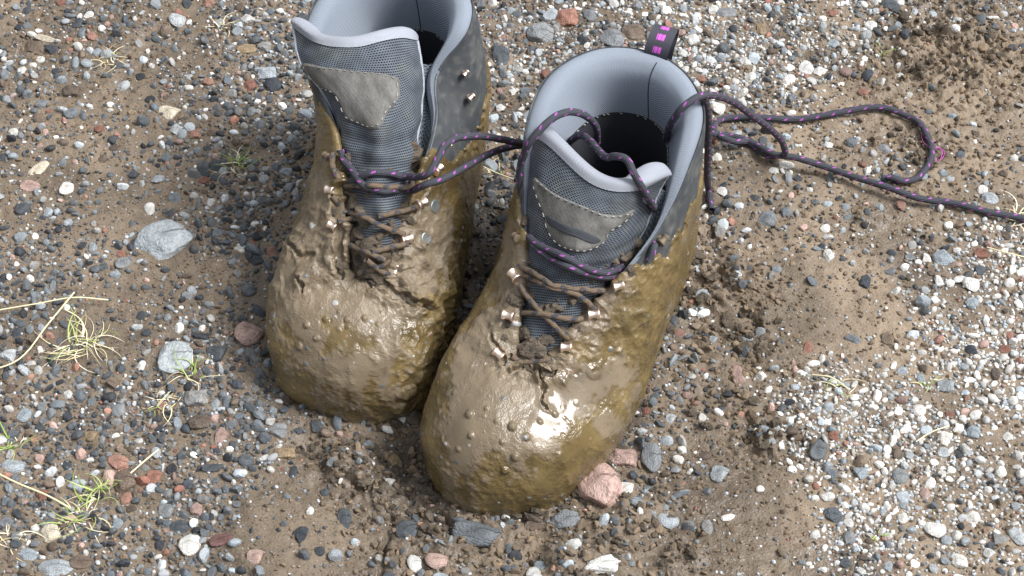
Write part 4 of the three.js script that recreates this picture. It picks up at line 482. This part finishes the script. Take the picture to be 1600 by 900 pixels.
// [px, py, width, height, turn, colour, label]
const GP = 'pebbles scattered on the mud';
[
  [258, 383, 92, 66, -18, 'bluegrey', 'largest pale blue grey flat stone lying alone on bare mud', { tall: .45, shape: 2 }], [264, 178, 34, 28, 10, 'cream', 'cream white angular pebble above the small green tuft'], [57, 263, 40, 18, -50, 'cream', 'long pale slanted pebble beside a flat brownish one'], [103, 296, 22, 25, 0, 'white', 'white triangular pebble near the long slanted pale pebble'],
  [115, 146, 31, 27, 0, 'brown', 'brownish grey rounded pebble left of the dry straw'], [418, 117, 30, 27, 0, 'pale', 'light grey round pebble touching no other, beside the salmon one'], [413, 73, 23, 20, 0, 'grey', 'grey pebble at the end of a long tan pebble'], [386, 77, 36, 16, -18, 'tan', 'long narrow tan pebble beside a round grey one'], [276, 35, 27, 27, 0, 'pale', 'pale blue white pebble on mud near the dry grass strands'],
  [391, 133, 24, 22, 0, 'red', 'salmon red pebble below the long narrow tan pebble'], [45, 290, 31, 20, 10, 'pink', 'flat brownish pink pebble under the long pale slanted one'], [70, 62, 38, 11, 18, 'cream', 'cream coloured splinter of stone lying on mud', { tall: .8 }], [48, 70, 18, 30, 5, 'brown', 'upright brown pebble beside the cream splinter'], [336, 262, 24, 20, 0, 'slate', 'slate grey pebble next to the small green tuft'], [305, 210, 22, 20, 0, 'red', 'brownish red pebble below the cream white angular one'], [191, 415, 25, 20, -20, 'grey', 'grey pebble just left of the largest flat stone'], [402, 415, 25, 18, 0, 'dark', 'dark slate pebble close to the boot with the wide tongue'], [425, 400, 17, 16, 0, 'red', 'small bright red pebble touching the mud coated boot side'],
  [273, 566, 54, 58, 0, 'bluegrey', 'light grey rounded block stone above a grass tuft', { tall: .5, shape: 4 }], [340, 560, 34, 30, 0, 'slate', 'blue grey stone beside the light grey rounded block'], [388, 533, 46, 42, 20, 'pink', 'pinkish brown stone close to the left edge of a muddy toe', { shape: 6 }], [308, 627, 40, 34, 0, 'grey', 'mottled grey stone right of the fine grass tuft'], [312, 664, 38, 26, -10, 'brown', 'tan brown rounded stone under the mottled grey one'], [183, 722, 37, 26, 15, 'red', 'salmon pink stone above the green and straw grass tuft'], [194, 755, 42, 40, 0, 'brown', 'brownish grey stone touching the green grass tuft'], [120, 760, 28, 22, 0, 'pale', 'light grey pebble just left of the green grass tuft'], [20, 730, 37, 24, 0, 'pale', 'pale flat pebble above a long dry stalk'],
  [14, 560, 27, 23, 0, 'pale', 'pale blue pebble by the end of a dry grass strand'], [142, 680, 22, 20, 0, 'tan', 'round tan pebble on bare mud below the straw tuft'], [345, 682, 20, 30, 15, 'pink', 'narrow pinkish pebble standing beside the tan brown stone'], [384, 720, 27, 22, 30, 'slate', 'tilted slate pebble at the edge of the dark gravel'], [333, 732, 35, 16, -15, 'slate', 'flat slate sliver among the dark gravel'], [80, 837, 32, 32, 0, 'cream', 'cream coloured chunky stone left of the grass tuft'], [260, 798, 26, 26, 0, 'grey', 'light grey faceted pebble among dark gravel and red chips'], [295, 858, 36, 38, 20, 'white', 'bluish white angular stone with sharp corners', { shape: 7 }], [280, 825, 33, 24, 0, 'slate', 'blue grey stone just above the bluish white angular one'], [43, 872, 28, 22, 0, 'pale', 'light grey flat pebble below the cream chunky stone'], [84, 890, 54, 30, 0, 'bluegrey', 'large blue grey stone below the grass tuft', { shape: 3 }], [125, 880, 36, 22, 0, 'brown', 'brown flat stone touching the large blue grey one'], [345, 850, 40, 20, -20, 'maroon', 'dark maroon sliver lying at the edge of bare mud'], [400, 880, 26, 25, 0, 'pink', 'pale pink pebble half sunk in bare mud'], [307, 798, 20, 20, 0, 'pink', 'pinkish tan pebble beside a brick red chip'], [241, 746, 24, 24, 0, 'red', 'brick red chunky pebble right of the brownish grey stone'], [66, 776, 20, 18, 0, 'red', 'brick brown pebble beside the long dry stalk'],
  [537, 810, 24, 34, -8, 'slate', 'smooth oval slate pebble upright in bare mud', { shape: 1 }], [634, 832, 36, 32, -35, 'slate', 'blue grey wedge shaped stone in cracked mud'], [747, 838, 78, 42, 8, 'slate', 'large dark blue grey angular stone below the muddy toe', { shape: 5, tall: .7 }], [836, 818, 37, 20, -18, 'brown', 'flat tan grey pebble touching the muddy toe'], [886, 818, 48, 32, -8, 'grey', 'grey brown smooth stone below the large pink rock', { shape: 8 }], [936, 772, 72, 82, -8, 'pink', 'large rough pink rock leaning against the muddy toe', { shape: 7, tall: .8, lift: .0 }], [977, 713, 52, 38, 5, 'pink', 'rounded pinkish brown stone beside a rough grey one'], [1018, 716, 33, 50, 5, 'grey', 'rough grey upright stone right of the pinkish brown one'], [978, 767, 28, 28, 0, 'white', 'white angular pebble right of the large pink rock'], [1043, 815, 37, 28, 0, 'pale', 'whitish grey stone in the mud right of the pink rock'], [945, 893, 62, 32, -15, 'white', 'large bright white stone at the edge of cracked mud', { shape: 0 }], [470, 843, 22, 27, 20, 'dark', 'dark slate oval pebble in bare mud'], [648, 880, 27, 30, 0, 'white', 'pale pinkish white pebble beside a pinkish grey one'], [681, 882, 36, 28, 0, 'pink', 'pinkish grey block pebble by cracked mud'], [434, 675, 32, 25, 0, 'grey', 'pale grey pebble at the muddy toe of the boot'], [614, 709, 23, 40, -8, 'tan', 'tan upright block stone between the two boot toes'], [601, 727, 20, 17, 0, 'slate', 'small slate pebble below the tan upright block'], [445, 708, 35, 22, 0, 'tan', 'tan pebble half buried in mud below the boot'],
  [1098, 467, 25, 20, 0, 'pale', 'light grey round pebble right of the muddy boot heel'], [1200, 341, 29, 30, 30, 'slate', 'smooth slate oval pebble below the trailing lace', { shape: 1 }], [1295, 403, 18, 22, 0, 'white', 'white pebble alone on mud below the lace'], [1352, 444, 19, 24, 20, 'dark', 'dark slate upright pebble alone on bare mud'], [1475, 408, 31, 30, -30, 'pale', 'pale grey stone at the top of the white gravel band'], [1517, 447, 26, 28, 0, 'white', 'bright white angular stone in the white gravel band'], [1154, 592, 23, 35, -10, 'pink', 'tall pinkish tan pebble on mud right of the boots', { shape: 1 }], [1125, 744, 28, 32, 20, 'bluegrey', 'pale blue grey long pebble in mud right of the boots'], [1105, 826, 18, 26, 0, 'grey', 'narrow grey pebble upright in bare mud'], [1278, 706, 25, 36, 15, 'slate', 'light slate elongated stone in the white gravel'], [1303, 809, 31, 26, 30, 'slate', 'blue grey tilted pebble on the white gravel'], [1407, 745, 27, 28, 20, 'grey', 'grey pebble with brown side beside the white gravel'], [1480, 602, 28, 24, 0, 'bluegrey', 'pale blue smooth pebble in the white gravel band'], [1478, 684, 22, 28, 25, 'white', 'white leaning pebble next to a thin straw'], [1460, 832, 35, 28, 0, 'white', 'mottled white lumpy stone on mud'], [1500, 880, 32, 22, 35, 'white', 'long white pebble slanting on the mud'], [1571, 540, 18, 14, 0, 'red', 'orange red pebble within white gravel'], [1388, 530, 20, 25, 0, 'brown', 'brown pebble in mud beside the white gravel'],
  [846, 63, 44, 36, 15, 'grey', 'round grey stone behind the collars of the boots', { shape: 8 }], [887, 33, 36, 37, 0, 'red', 'brick red stone behind the round grey one'], [783, 94, 30, 37, 0, 'slate', 'slate blue block stone beside the boot heel'], [955, 68, 41, 40, 0, 'grey', 'greenish grey angular stone behind the padded collar', { shape: 7 }], [990, 54, 42, 32, 0, 'brown', 'brownish grey stone left of the pull loop'], [1190, 47, 18, 22, 0, 'tan', 'orange cream oval pebble among the pale gravel'], [1260, 108, 25, 24, 0, 'white', 'white round pebble in gravel behind the trailing lace'], [1392, 17, 31, 22, 20, 'slate', 'blue grey flat pebble in mud behind the lace loop'], [855, 122, 20, 22, 0, 'red', 'orange salmon pebble touching the padded collar'], [1135, 22, 35, 20, 0, 'grey', 'grey flat pebble among pale gravel'], [1122, 169, 23, 25, 0, 'white', 'white pebble under the arching lace'], [1128, 300, 17, 19, 0, 'white', 'small white pebble beside the hanging lace'], [1228, 258, 25, 15, 5, 'white', 'white flat pebble where the laces cross'],
].forEach(([px, py, w, h, r, k, label, o]) => stone(px, py, w, h, r, k, label, o));
// further pebbles told apart only by place
const toneWord = { pale: 'pale grey', slate: 'slate grey', white: 'white', red: 'reddish', brown: 'brown', grey: 'mid grey', dark: 'blackish' };
const spot = (px, py) => { const p = atH(px, py), d = density(p.x, p.z), q = paleness(p.x, p.z); return d < .38 ? 'resting on nearly bare mud' : d > .62 && q > .6 ? 'lying in dense pale gravel' : d > .62 ? 'lying in dense dark gravel' : 'lying on gravelly mud'; };
const plain = (px, py, k) => 'plain small ' + toneWord[k] + ' pebble ' + spot(px, py);
const extra = [[388, 36, 23, 18, 'white'], [325, 130, 16, 16, 'red'], [143, 60, 17, 16, 'red'], [193, 135, 22, 18, 'pale'], [33, 326, 27, 22, 'slate'], [66, 165, 26, 18, 'grey'], [112, 180, 24, 20, 'slate'], [272, 311, 22, 18, 'slate'], [375, 398, 22, 14, 'white'], [246, 282, 24, 14, 'pale'], [80, 78, 22, 16, 'dark'], [447, 272, 22, 16, 'pale'], [276, 203, 20, 20, 'pale'], [33, 110, 18, 14, 'white'], [37, 648, 26, 20, 'pale'], [493, 665, 24, 20, 'slate'], [1518, 477, 20, 20, 'pale'], [1345, 740, 24, 22, 'pale'], [1293, 779, 20, 22, 'white'], [1438, 640, 22, 20, 'white'], [1562, 845, 24, 22, 'grey'], [1590, 840, 24, 34, 'pale'], [1520, 810, 22, 22, 'white'], [1333, 533, 16, 22, 'slate'], [1262, 550, 14, 22, 'red'], [1167, 533, 18, 18, 'pale'], [1082, 63, 24, 20, 'white'], [1282, 112, 18, 20, 'white'], [1165, 100, 18, 18, 'white'], [1302, 73, 18, 18, 'pale'], [860, 28, 20, 24, 'pale'], [920, 28, 20, 26, 'grey'], [1115, 18, 20, 16, 'white'], [1210, 267, 18, 12, 'white'], [1247, 226, 12, 12, 'white'], [1294, 226, 16, 14, 'white'], [1545, 318, 26, 22, 'pale'], [196, 780, 24, 16, 'red'], [990, 640, 16, 18, 'white'], [1010, 640, 14, 14, 'red'], [1048, 655, 16, 18, 'pale'], [1475, 705, 20, 18, 'pale']];
for (const [x, y, w, h, k] of extra) stone(x, y, w, h, rs() * 180, k, plain(x, y, k), { group: GP, name: 'pebble', cat: 'pebble' });
let made = 0, guard = 0;
while (made < 150 && guard++ < 6000) {
  const px = rs() * 1600, py = rs() * 900, p = atH(px, py); if (rs() > density(p.x, p.z) ** 1.6 || inBoot(p.x, p.z, -.006)) continue;
  const s = 13 + 9 * rs() * rs(); const R = s / 5000; if (used.some(([x, z, r]) => (x - p.x) ** 2 + (z - p.z) ** 2 < (r + R) ** 2)) continue;
  const pl = paleness(p.x, p.z), t = rs(), k = t < .05 ? 'red' : t < .12 ? 'brown' : rs() < pl ? (rs() < .5 ? 'white' : 'pale') : rs() < .15 ? 'dark' : rs() < .3 ? 'grey' : 'slate';
  stone(px, py, s * (.85 + .4 * rs()), s * (.8 + .3 * rs()), rs() * 180, k, plain(px, py, k), { group: GP, name: 'pebble', cat: 'pebble' }); made++;
}
// fine gravel and grit: stuff
{
  const geos = [1, 2, 3, 4, 5, 6].map(i => { const g = rockGeo(40 + i, i < 4 ? 2 : 1, .72, .02).toNonIndexed(); g.computeVertexNormals(); return g; }), grit = new THREE.IcosahedronGeometry(1, 0);
  const grav = ['pale', 'slate', 'mixed'], data = { pale: [], slate: [], mixed: [] }, rg = rngOf(909);
  const HASH = new Map(), key = (x, z) => Math.floor(x / .006) + '|' + Math.floor(z / .006);
  const free = (x, z, r) => { const a = Math.floor(x / .006), b = Math.floor(z / .006); for (let i = -1; i < 2; i++) for (let j = -1; j < 2; j++) { const c = HASH.get((a + i) + '|' + (b + j)); if (c) for (const [X, Z, q] of c) if ((X - x) ** 2 + (Z - z) ** 2 < ((q + r) * .8) ** 2) return false; } for (const [X, Z, q] of used) if ((X - x) ** 2 + (Z - z) ** 2 < (q * .9 + r * .5) ** 2) return false; return true; };
  for (let i = 0; i < 640000; i++) { const small = i > 400000, large = i < 60000;
    const x = (rg() - .5) * 1.1, z = -.42 + rg() * .80, d = density(x, z), cl = .5 + .9 * fbm(x * 28, z * 28, 6.6, 2); if (rg() > Math.pow(d, small ? 2.6 : 2.3) * cl * (large ? .5 * (1 - .6 * clamp(paleness(x, z))) : 1.4)) continue;
    const q = rg(), r = large ? .0025 + .0019 * q * q : small ? .0006 + .0006 * q : (.0012 + .0036 * q * q * (rg() * .5 + .6)) * mix(.9, 1.15, d) * mix(1.1, .92, paleness(x, z)); if (inBoot(x, z, .002) || !free(x, z, r)) continue;
    const k = key(x, z); (HASH.get(k) || HASH.set(k, []).get(k)).push([x, z, r]);
    const pl = paleness(x, z), t = rg(); const kind = t < .022 ? 'red' : t < .10 ? 'brown' : t < .13 ? 'pink' : rg() < pl ? (rg() < .35 + .45 * pl * pl ? 'white' : 'pale') : rg() < .2 - .5 * Math.min(0, pl) ? 'dark' : rg() < .3 ? 'grey' : 'slate';
    (kind === 'white' || kind === 'pale' ? data.pale : kind === 'slate' || kind === 'dark' || kind === 'grey' ? data.slate : data.mixed).push([x, z, r, kind]);
  }
  const gm = new THREE.MeshStandardMaterial({ color: 0xffffff, map: stoneTex[0], roughness: .6, bumpMap: stoneBump, bumpScale: .0004 });
  const M = new THREE.Matrix4(), Q = new THREE.Quaternion(), E = new THREE.Euler(), c = new THREE.Color();
  const names = { pale: ['pale_gravel', 'fine white and pale grey gravel strewn over the mud'], slate: ['slate_gravel', 'fine slate blue and dark gravel strewn over the mud'], mixed: ['reddish_gravel', 'fine reddish and brown gravel scattered over the mud'] };
  grav.forEach((k, gi) => {
    for (let vv = 0; vv < 2; vv++) { const L = data[k].filter((_, q) => q % 2 === vv), im = new THREE.InstancedMesh(geos[gi + 3 * vv], gm, L.length); im.name = numbered(names[k][0]); im.castShadow = im.receiveShadow = true;
    L.forEach(([x, z, r, kind], i) => { E.set(rg() * 6, rg() * 6, rg() * 6); Q.setFromEuler(E); M.compose(new THREE.Vector3(x, ground(x, z) + r * (.02 + .25 * rg()), z), Q, new THREE.Vector3(r * (.8 + .6 * rg()), r * (.7 + .4 * rg()), r * (.8 + .5 * rg()))); im.setMatrixAt(i, M); const P = PAL[kind], pc = P[Math.floor(rg() * P.length)], b = .78 + .4 * rg(); c.setRGB(pc[0] / 255 * b, pc[1] / 255 * b, pc[2] / 255 * b, THREE.SRGBColorSpace); im.setColorAt(i, c); });
    scene.add(im); tag(im, names[k][1], 'gravel', null, 'stuff'); console.log(k, L.length); }
  });
  // clods of mud broken up around the boots and pressed out beside their soles
  {
    const list = [], add = (x, z, r, up = .3) => list.push([x, z, r, up]);
    for (const [px, py, rad, n] of [[560, 725, 60, 34], [640, 780, 70, 40], [480, 690, 30, 12], [1110, 440, 50, 40], [1170, 520, 50, 34], [1200, 690, 26, 16], [1090, 380, 30, 20], [700, 850, 60, 24], [900, 860, 70, 26], [1000, 800, 50, 16], [1480, 70, 90, 60], [1430, 230, 50, 18], [1130, 640, 50, 16], [1050, 860, 40, 12]]) for (let i = 0; i < n; i++) { const a = rg() * 2 * PI, q = Math.sqrt(rg()) * rad, p = atH(px + q * Math.cos(a), py + q * .8 * Math.sin(a)); if (!inBoot(p.x, p.z, -.002)) add(p.x, p.z, .0012 + .0034 * rg() * rg()); }
    for (const b of [rightBoot, leftBoot]) for (let i = 0; i < 170; i++) { const u = rg(), p = b.S(u, .17), q = b.root.localToWorld(new THREE.Vector3(p[0] * (1.0 + .07 * rg()), 0, .12 + (p[2] - .12) * (1 + .035 * rg()))); add(q.x, q.z, .0016 + .0038 * rg() * rg(), .25); }
    const im = new THREE.InstancedMesh(CLODS[2], MAT.groundClod, list.length); im.name = 'mud_clods'; im.castShadow = im.receiveShadow = true;
    list.forEach(([x, z, r, up], i) => { E.set(rg() * 6, rg() * 6, rg() * 6); Q.setFromEuler(E); M.compose(new THREE.Vector3(x, ground(x, z) + r * up, z), Q, new THREE.Vector3(r * (.8 + .7 * rg()), r * (.6 + .5 * rg()), r * (.8 + .7 * rg()))); im.setMatrixAt(i, M); const b = .7 + .45 * rg(); c.setRGB(b, b, b); im.setColorAt(i, c); });
    scene.add(im); tag(im, 'broken clods of brown mud around the boots', 'mud', null, 'stuff');
  }
  // the same gravel further out
  {
    const n = 52000, kinds = ['slate', 'pale', 'grey', 'dark', 'brown', 'white'], im = new THREE.InstancedMesh(geos[4], gm, n); im.name = 'distant_gravel'; im.castShadow = im.receiveShadow = true; let i = 0;
    while (i < n) { const a = rg() * 2 * PI, q = .4 + 1.9 * rg() * rg() + .9 * rg(), x = q * Math.cos(a), z = q * Math.sin(a); if (Math.abs(x) < .55 && z > -.42 && z < .38) continue; if (rg() > .45 + .8 * noise(x * 5, z * 5, 3)) continue; const r = (.0012 + .0035 * rg() * rg()) * (1 + .3 * q); E.set(rg() * 6, rg() * 6, rg() * 6); Q.setFromEuler(E); M.compose(new THREE.Vector3(x, ground(x, z) + r * .15, z), Q, new THREE.Vector3(r * (.8 + .6 * rg()), r * (.7 + .4 * rg()), r * (.8 + .5 * rg()))); im.setMatrixAt(i, M); const P = PAL[kinds[Math.floor(rg() * 6)]], pc = P[Math.floor(rg() * P.length)], b = .8 + .35 * rg(); c.setRGB(pc[0] / 255 * b, pc[1] / 255 * b, pc[2] / 255 * b, THREE.SRGBColorSpace); im.setColorAt(i, c); i++; }
    scene.add(im); tag(im, 'mixed gravel spread over the mud further away', 'gravel', null, 'stuff');
  }
  // grit and mud crumbs
  const mk = (name, label, n, fn, gsrc, mat) => { const im = new THREE.InstancedMesh(gsrc, mat, n); im.name = name; im.castShadow = im.receiveShadow = true; let i = 0, gd = 0; while (i < n && gd++ < n * 8) { const x = (rg() - .5) * .9, z = -.36 + rg() * .68, o = fn(x, z); if (!o || inBoot(x, z, .004)) continue; const [r, col] = o; E.set(rg() * 6, rg() * 6, rg() * 6); Q.setFromEuler(E); M.compose(new THREE.Vector3(x, ground(x, z) + r * .25, z), Q, new THREE.Vector3(r * (.7 + .7 * rg()), r * (.6 + .6 * rg()), r * (.7 + .7 * rg()))); im.setMatrixAt(i, M); c.setRGB(col[0] / 255, col[1] / 255, col[2] / 255, THREE.SRGBColorSpace); im.setColorAt(i, c); i++; } im.count = i; scene.add(im); tag(im, label, 'grit', null, 'stuff'); };
  mk('grit', 'coarse sand grains sprinkled over the mud', 19000, (x, z) => { if (rg() > .1 + .9 * density(x, z) ** 2) return null; const pl = paleness(x, z), t = rg(), P = PAL[t < .03 ? 'red' : t < .2 ? 'brown' : rg() < pl ? 'pale' : rg() < .4 ? 'dark' : 'slate'], p = P[Math.floor(rg() * P.length)]; return [.0005 + .0007 * rg(), p]; }, grit, new THREE.MeshStandardMaterial({ roughness: .6 }));
  mk('mud_crumbs', 'crumbs of brown mud lying on the ground', 15000, (x, z) => { const R = ruggedF(x, z); if (rg() > .18 * R * (1.15 - density(x, z))) return null; const b = .75 + .4 * rg(); return [(.0007 + .0016 * rg() * rg()) * Math.min(1.3, R), [122 * b, 106 * b, 87 * b]]; }, geos[1], new THREE.MeshStandardMaterial({ roughness: .8, bumpMap: stoneBump, bumpScale: .0004 }));
}
console.log('stones');

// ---------------------------------------------------------------- grass
const grassMat = { green: [[142, 160, 84], [164, 178, 110], [124, 146, 70]], dry: [[214, 204, 168], [196, 184, 144], [226, 218, 190]] };
for (const k in grassMat) grassMat[k] = grassMat[k].map(c => new THREE.MeshPhysicalMaterial({ color: srgb(...c), roughness: .75, side: THREE.DoubleSide }));
function blade(pts, w) {
  const c = new THREE.CatmullRomCurve3(pts), n = 10, p = new Float32Array(n * 3 * 3), up = new THREE.Vector3(0, 1, 0);
  for (let i = 0; i < n; i++) { const t = i / (n - 1), q = c.getPointAt(t), tg = c.getTangentAt(t), sd = new THREE.Vector3().crossVectors(tg, up).normalize(), nn = new THREE.Vector3().crossVectors(sd, tg), ww = w * (1 - .85 * t * t) * .5; [[-1, .35], [0, 0], [1, .35]].forEach(([s, l], j) => { const v = q.clone().addScaledVector(sd, s * ww).addScaledVector(nn, l * ww); p.set([v.x, v.y, v.z], (i * 3 + j) * 3); }); }
  return gridGeo(n, 3, p, null, false);
}
const rgs = rngOf(31);
function tuft(px, py, n, len, greenShare, label, dir = null) {
  const b = atH(px, py), root = new THREE.Group(); root.name = numbered('grass_tuft'); b.y = ground(b.x, b.z); root.position.copy(b); scene.add(root); tag(root, label, 'grass', 'grass tufts growing through the gravel');
  for (let i = 0; i < Math.round(n * 1.2); i++) {
    const g = rgs() < greenShare, a = dir === null ? rgs() * 2 * PI : dir + (rgs() - .5) * 2.2, L = len / 2700 * (.35 + .85 * rgs()), up = g ? .55 + .5 * rgs() : .12 + .5 * rgs(), ox = (rgs() - .5) * len / 4000, oz = (rgs() - .5) * len / 4000, bend = (rgs() - .5) * 2.4, pts = [];
    for (let k = 0; k < 5; k++) { const t = k / 4, aa = a + bend * t; const r = L * t * Math.cos(up * (1 - .6 * t)), y = L * (Math.sin(up) * t - (g ? .28 : .35) * t * t); const x = ox + r * Math.cos(aa), z = oz + r * Math.sin(aa); pts.push(new THREE.Vector3(x, Math.max(y, ground(b.x + x, b.z + z) - b.y + .0012) - (k ? 0 : .002), z)); }
    const S = g ? grassMat.green : grassMat.dry; mesh('blade', blade(pts, (g ? .0008 : .00055) * (.6 + .8 * rgs())), S[Math.floor(rgs() * 3)], root);
  }
}
tuft(128, 540, 42, 72, .16, 'largest tuft of straw coloured grass with a few green blades'); tuft(370, 262, 16, 44, .5, 'small green and straw tuft beside the slate pebble'); tuft(150, 770, 18, 52, .85, 'bright green tuft touching the brownish grey stone'); tuft(125, 812, 26, 56, .4, 'pale yellow green tuft just below the bright green one'); tuft(300, 590, 16, 40, .4, 'thin tuft between the light grey block stone and mottled grey stone'); tuft(255, 635, 14, 44, .35, 'sparse straw tuft left of the mottled grey stone'); tuft(22, 690, 14, 44, .55, 'green and straw tuft above the pale flat pebble'); tuft(4, 845, 14, 46, .15, 'dry straw tuft left of the cream chunky stone'); tuft(172, 92, 16, 40, .05, 'small dry straw wisp lying on bare mud'); tuft(348, 42, 12, 40, .05, 'thin dry straw wisp by the pale blue white pebble'); tuft(1382, 85, 7, 26, .95, 'tiny green sprout on crumbly mud'); tuft(1592, 345, 16, 50, .08, 'dry straw tuft where the lace trails away'); tuft(1318, 606, 7, 40, .4, 'few thin blades at the edge of white gravel on mud'); tuft(1447, 597, 7, 28, .6, 'tiny tuft inside the white gravel band'); tuft(1370, 842, 5, 18, 1, 'tiny green seedling in the white gravel'); tuft(772, 262, 9, 32, .05, 'dry strands in the gap between the boots');
function stalk(pts, w, label) { const v = pts.map(([x, y, h]) => { const p = atH(x, y); p.y = ground(p.x, p.z) + h; return p; }), b = v[0].clone(); const m = mesh('dry_stalk', new THREE.TubeGeometry(new THREE.CatmullRomCurve3(v.map(p => p.sub(b))), 30, w * .7, 5), grassMat.dry[0], scene); m.position.copy(b); tag(m, label, 'stalk'); }
stalk([[-40, 496, .003], [60, 488, .006], [120, 482, .009], [172, 481, .006]], .0007, 'long straight straw reaching the largest straw tuft'); stalk([[-40, 590, .002], [30, 570, .004], [80, 525, .01], [122, 482, .014]], .0008, 'bent pale straw leaning over the largest straw tuft'); stalk([[-30, 730, .003], [30, 765, .006], [75, 785, .008], [112, 806, .008]], .0009, 'long dry stalk running into the yellow green tuft'); stalk([[248, 707, .004], [225, 728, .006], [205, 745, .005]], .0008, 'short straw twig above the brick red chunky pebble'); stalk([[748, 262, .004], [775, 275, .006], [802, 287, .006]], .0006, 'single straw lying between the two boots'); stalk([[1268, 594, .004], [1298, 602, .005], [1325, 612, .004]], .0006, 'thin straw at the border of mud and white gravel'); stalk([[1430, 695, .004], [1455, 678, .005], [1482, 668, .004]], .0006, 'thin straw in the white gravel beside the leaning pebble'); stalk([[1540, 395, .004], [1575, 408, .006], [1620, 415, .004]], .0007, 'pale straw below the end of the trailing lace');
renderer.render(scene, camera);
